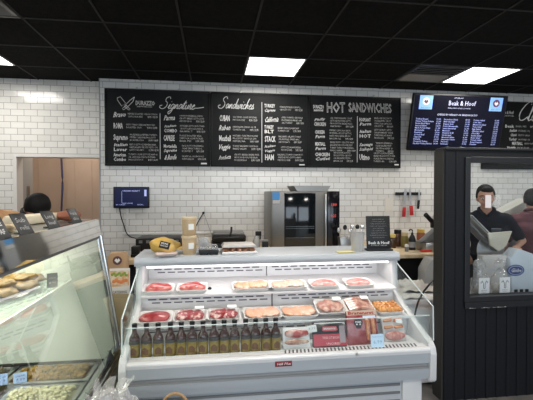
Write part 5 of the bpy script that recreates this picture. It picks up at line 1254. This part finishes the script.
    for i, sx in enumerate((-1, 1)):
        sh = U((sx*0.168, 0.01, 1.335)); el = Vector(elbows[i])*sc
        capsule(c, sh, sh+(el-sh)*0.74, 0.070*sc, 0.060*sc)
    s = obj('shirt', remeshed(c, 0.012*sc, 4), shirtm, t, ang=180)
    c = new()
    for sx in (-1, 1):
        p0 = U((sx*0.012, -0.075, 1.385)); p1 = U((sx*0.062, -0.045, 1.432)); p2 = U((sx*0.06, 0.045, 1.450)); p3 = U((0, 0.072, 1.455))
        tube(c, [p0, p1, p2, p3], 0.016*sc, 8)
    obj('collar', c, shirtm, s)
    c = new()
    for sx in (-1, 1):
        capsule(c, S((sx*0.085, 0, 0.92)), S((sx*0.10, -0.01, 0.50)), 0.102*sc, 0.075*sc); capsule(c, S((sx*0.10, -0.01, 0.50)), S((sx*0.10, 0.02, 0.10)), 0.075*sc, 0.055*sc)
    capsule(c, S((-0.06, 0, 0.93)), S((0.06, 0, 0.93)), 0.118*sc, 0.118*sc)
    obj('trousers', remeshed(c, 0.014*sc, 4), trousm, t, ang=180)
    c = new()
    for sx in (-1, 1):
        M = Matrix.Translation(S((sx*0.105, -0.06, 0.032))); ball(c, (0, 0, 0), (0.048*sc, 0.135*sc, 0.040*sc), 14, 8, M, flat=-0.75)
    obj('shoe', c, BLACK, t)
    # hair
    c = new(); hell(c, (0, 0.026, 1.604), (0.082, 0.088, 0.084), 26, 18); hell(c, (0, 0.055, 1.560), (0.078, 0.062, 0.088), 20, 14)
    hell(c, (0.016, -0.050, 1.640), (0.056, 0.034, 0.030), 16, 10)
    for sx in (-1, 1): hell(c, (sx*0.070, 0.018, 1.575), (0.018, 0.040, 0.055), 12, 8)
    obj('hair', remeshed(c, 0.009*sc, 3), HAIRM if not cap else cap, t, ang=180)
    for sx in (-1, 1):
        c = new(); hell(c, (sx*0.031, -0.0785, 1.562), (0.013, 0.008, 0.008), 12, 8); e = obj('eye', c, mat('eye_white', (0.55, 0.52, 0.5), 0.25), t)
        c = new(); hell(c, (sx*0.031, -0.0855, 1.562), (0.006, 0.003, 0.006), 10, 8); obj('iris', c, BLACK, e)
        c = new(); tube(c, [Hd((sx*0.014, -0.086, 1.588)), Hd((sx*0.034, -0.086, 1.594)), Hd((sx*0.054, -0.072, 1.586))], 0.0036*sc, 6); obj('eyebrow', c, HAIRM, t)
    c = new(); tube(c, [Hd((-0.022, -0.078, 1.500)), Hd((0, -0.090, 1.502)), Hd((0.022, -0.078, 1.500))], 0.0062*sc, 8); obj('lips', c, mat('lips', (0.34, 0.13, 0.11), 0.5), t)
    return t
SKIN = mat('skin', (0.46, 0.25, 0.17), 0.5, noise_col=(0.42, 0.22, 0.145), nscale=12)
NAVY = mat('navy_shirt', (0.006, 0.008, 0.016), 0.8, spec=0.2)
MAROON = mat('maroon_shirt', (0.085, 0.022, 0.032), 0.8, noise_col=(0.11, 0.03, 0.04), nscale=20)
DENIM = mat('dark_trousers', (0.02, 0.02, 0.025), 0.8)
XE = XW(486.5, 3.52)
e = person('employee with short black hair in a navy polo shirt behind the service window', (XE, 3.52, 0), R(-34), 0.968, R(2), R(7), SKIN, NAVY, DENIM,
       [(-0.27, -0.06, 1.10), (0.32, 0.13, 1.13)], [(-0.19, -0.24, 1.02), (0.25, -0.09, 1.09)], headlean=(R(-4), 0))
b = new(); box(b, 0.02, 0.10, -0.004, 0.0, 1.16, 1.225, 0.002); 
pk = obj('chest_pocket', b, mat('pocket_grey', (0.045, 0.045, 0.06), 0.7), e, (0.015, -0.142, 0.0), (0, 0, R(6)))
b = new(); box(b, 0.02, 0.10, -0.006, -0.004, 1.218, 1.224); obj('pocket_trim', b, mat('pocket_trim', (0.30, 0.29, 0.28), 0.6), pk)
XM = XW(533, 3.6)
person('person in a maroon top with black hair, cut off by the right edge', (XM, 3.6, 0), R(140), 0.952, R(8), R(16), SKIN, MAROON, DENIM,
       [(-0.25, 0.01, 1.08), (0.25, 0.01, 1.08)], [(-0.26, -0.09, 0.85), (0.26, -0.09, 0.85)])
XP = -1.33
person('person bending forward behind the deli case, only the black hair showing', (-1.455, 3.38, 0), R(35), 1.0, R(24), R(52), SKIN, mat('black_shirt', (0.008, 0.008, 0.009), 0.8), DENIM,
       [(-0.27, -0.35, 1.08), (0.27, -0.35, 1.08)], [(-0.16, -0.55, 0.98), (0.16, -0.55, 0.98)])

# ------------------------------------------------------------------ wrapped gift baskets at the bottom edge
CEL = pane_mat('cellophane', (0.93, 0.93, 0.93), 1.6, 0.05, haze=0.28, hazecol=(0.8, 0.79, 0.78))
WICK = mat('wicker', (0.33, 0.21, 0.10), 0.7, noise_col=(0.24, 0.14, 0.06), nscale=60)
stn = thing('display_table', 'low dark table holding wrapped baskets, mostly below the frame', 'table', (-0.30, 1.52, 0))
obj('table_top', box(new(), -0.22, 0.32, -0.16, 0.16, 0.51, 0.55, 0.006), MATTBLK, stn)
for sx in (-0.2, 0.28):
    for sy in (-0.14, 0.14): obj('leg', box(new(), sx-0.015, sx+0.015, sy-0.015, sy+0.015, 0, 0.51), MATTBLK, stn)
t = thing('gift_basket', 'cellophane wrapped gift basket at the bottom left of the meat case', 'gift basket', (-0.365, 1.49, 0.551))
b = new(); lathe(b, [(0.07, 0), (0.075, 0.005), (0.095, 0.09), (0.10, 0.10), (0.09, 0.10), (0.07, 0.02)], 24); obj('basket', b, WICK, t)
for k in range(5): obj('pastry', ball(new(), (0.05*math.cos(k*1.26), 0.05*math.sin(k*1.26), 0.125), (0.035, 0.035, 0.03), 12, 8, ns=0.2, nf=30, seed=k), CRUST, t)
b = new()
tt = bmesh.new(); bmesh.ops.create_uvsphere(tt, u_segments=48, v_segments=30, radius=1)
for v in tt.verts:
    p = v.co.copy(); n_ = 1+0.16*noise.noise(p*6)+0.09*abs(noise.noise(p*15))
    v.co = Vector((p.x*0.115*n_, p.y*0.105*n_, 0.14+p.z*0.145*n_))
merge(b, tt); obj('cellophane', b, CEL, t, ang=25)
t2 = bmesh.new(); b = new()
for k in range(14):
    a = k*2*PI/14; rr = 0.05+0.055*random.random(); hh = 0.285+0.04*random.random()
    p0 = Vector((0.012*math.cos(a), 0.012*math.sin(a), 0.235)); p1 = Vector((rr*math.cos(a-0.2), rr*math.sin(a-0.2), hh)); p2 = Vector((rr*math.cos(a+0.25), rr*math.sin(a+0.25), hh-0.02)); 
    pm = (p1+p2)*0.5+Vector((0, 0, 0.012))
    vs = [b.verts.new(q) for q in (p0, p1, pm)]; b.faces.new(vs); vs = [b.verts.new(q) for q in (p0, pm, p2)]; b.faces.new(vs)
t2.free(); obj('cellophane_tuft', b, CEL, t, smooth=False)
t = thing('wicker_basket', 'small wicker basket whose curved handle shows at the bottom edge', 'basket', (-0.145, 1.55, 0.551))
b = new(); lathe(b, [(0.055, 0), (0.06, 0.005), (0.072, 0.08), (0.076, 0.085), (0.068, 0.085), (0.055, 0.015)], 24); obj('bowl', b, WICK, t)
b = new(); tube(b, [(-0.068, 0, 0.08), (-0.062, 0, 0.16), (-0.035, 0, 0.215), (0, 0, 0.232), (0.035, 0, 0.215), (0.062, 0, 0.16), (0.068, 0, 0.08)], 0.006); obj('handle', b, WICK, t)
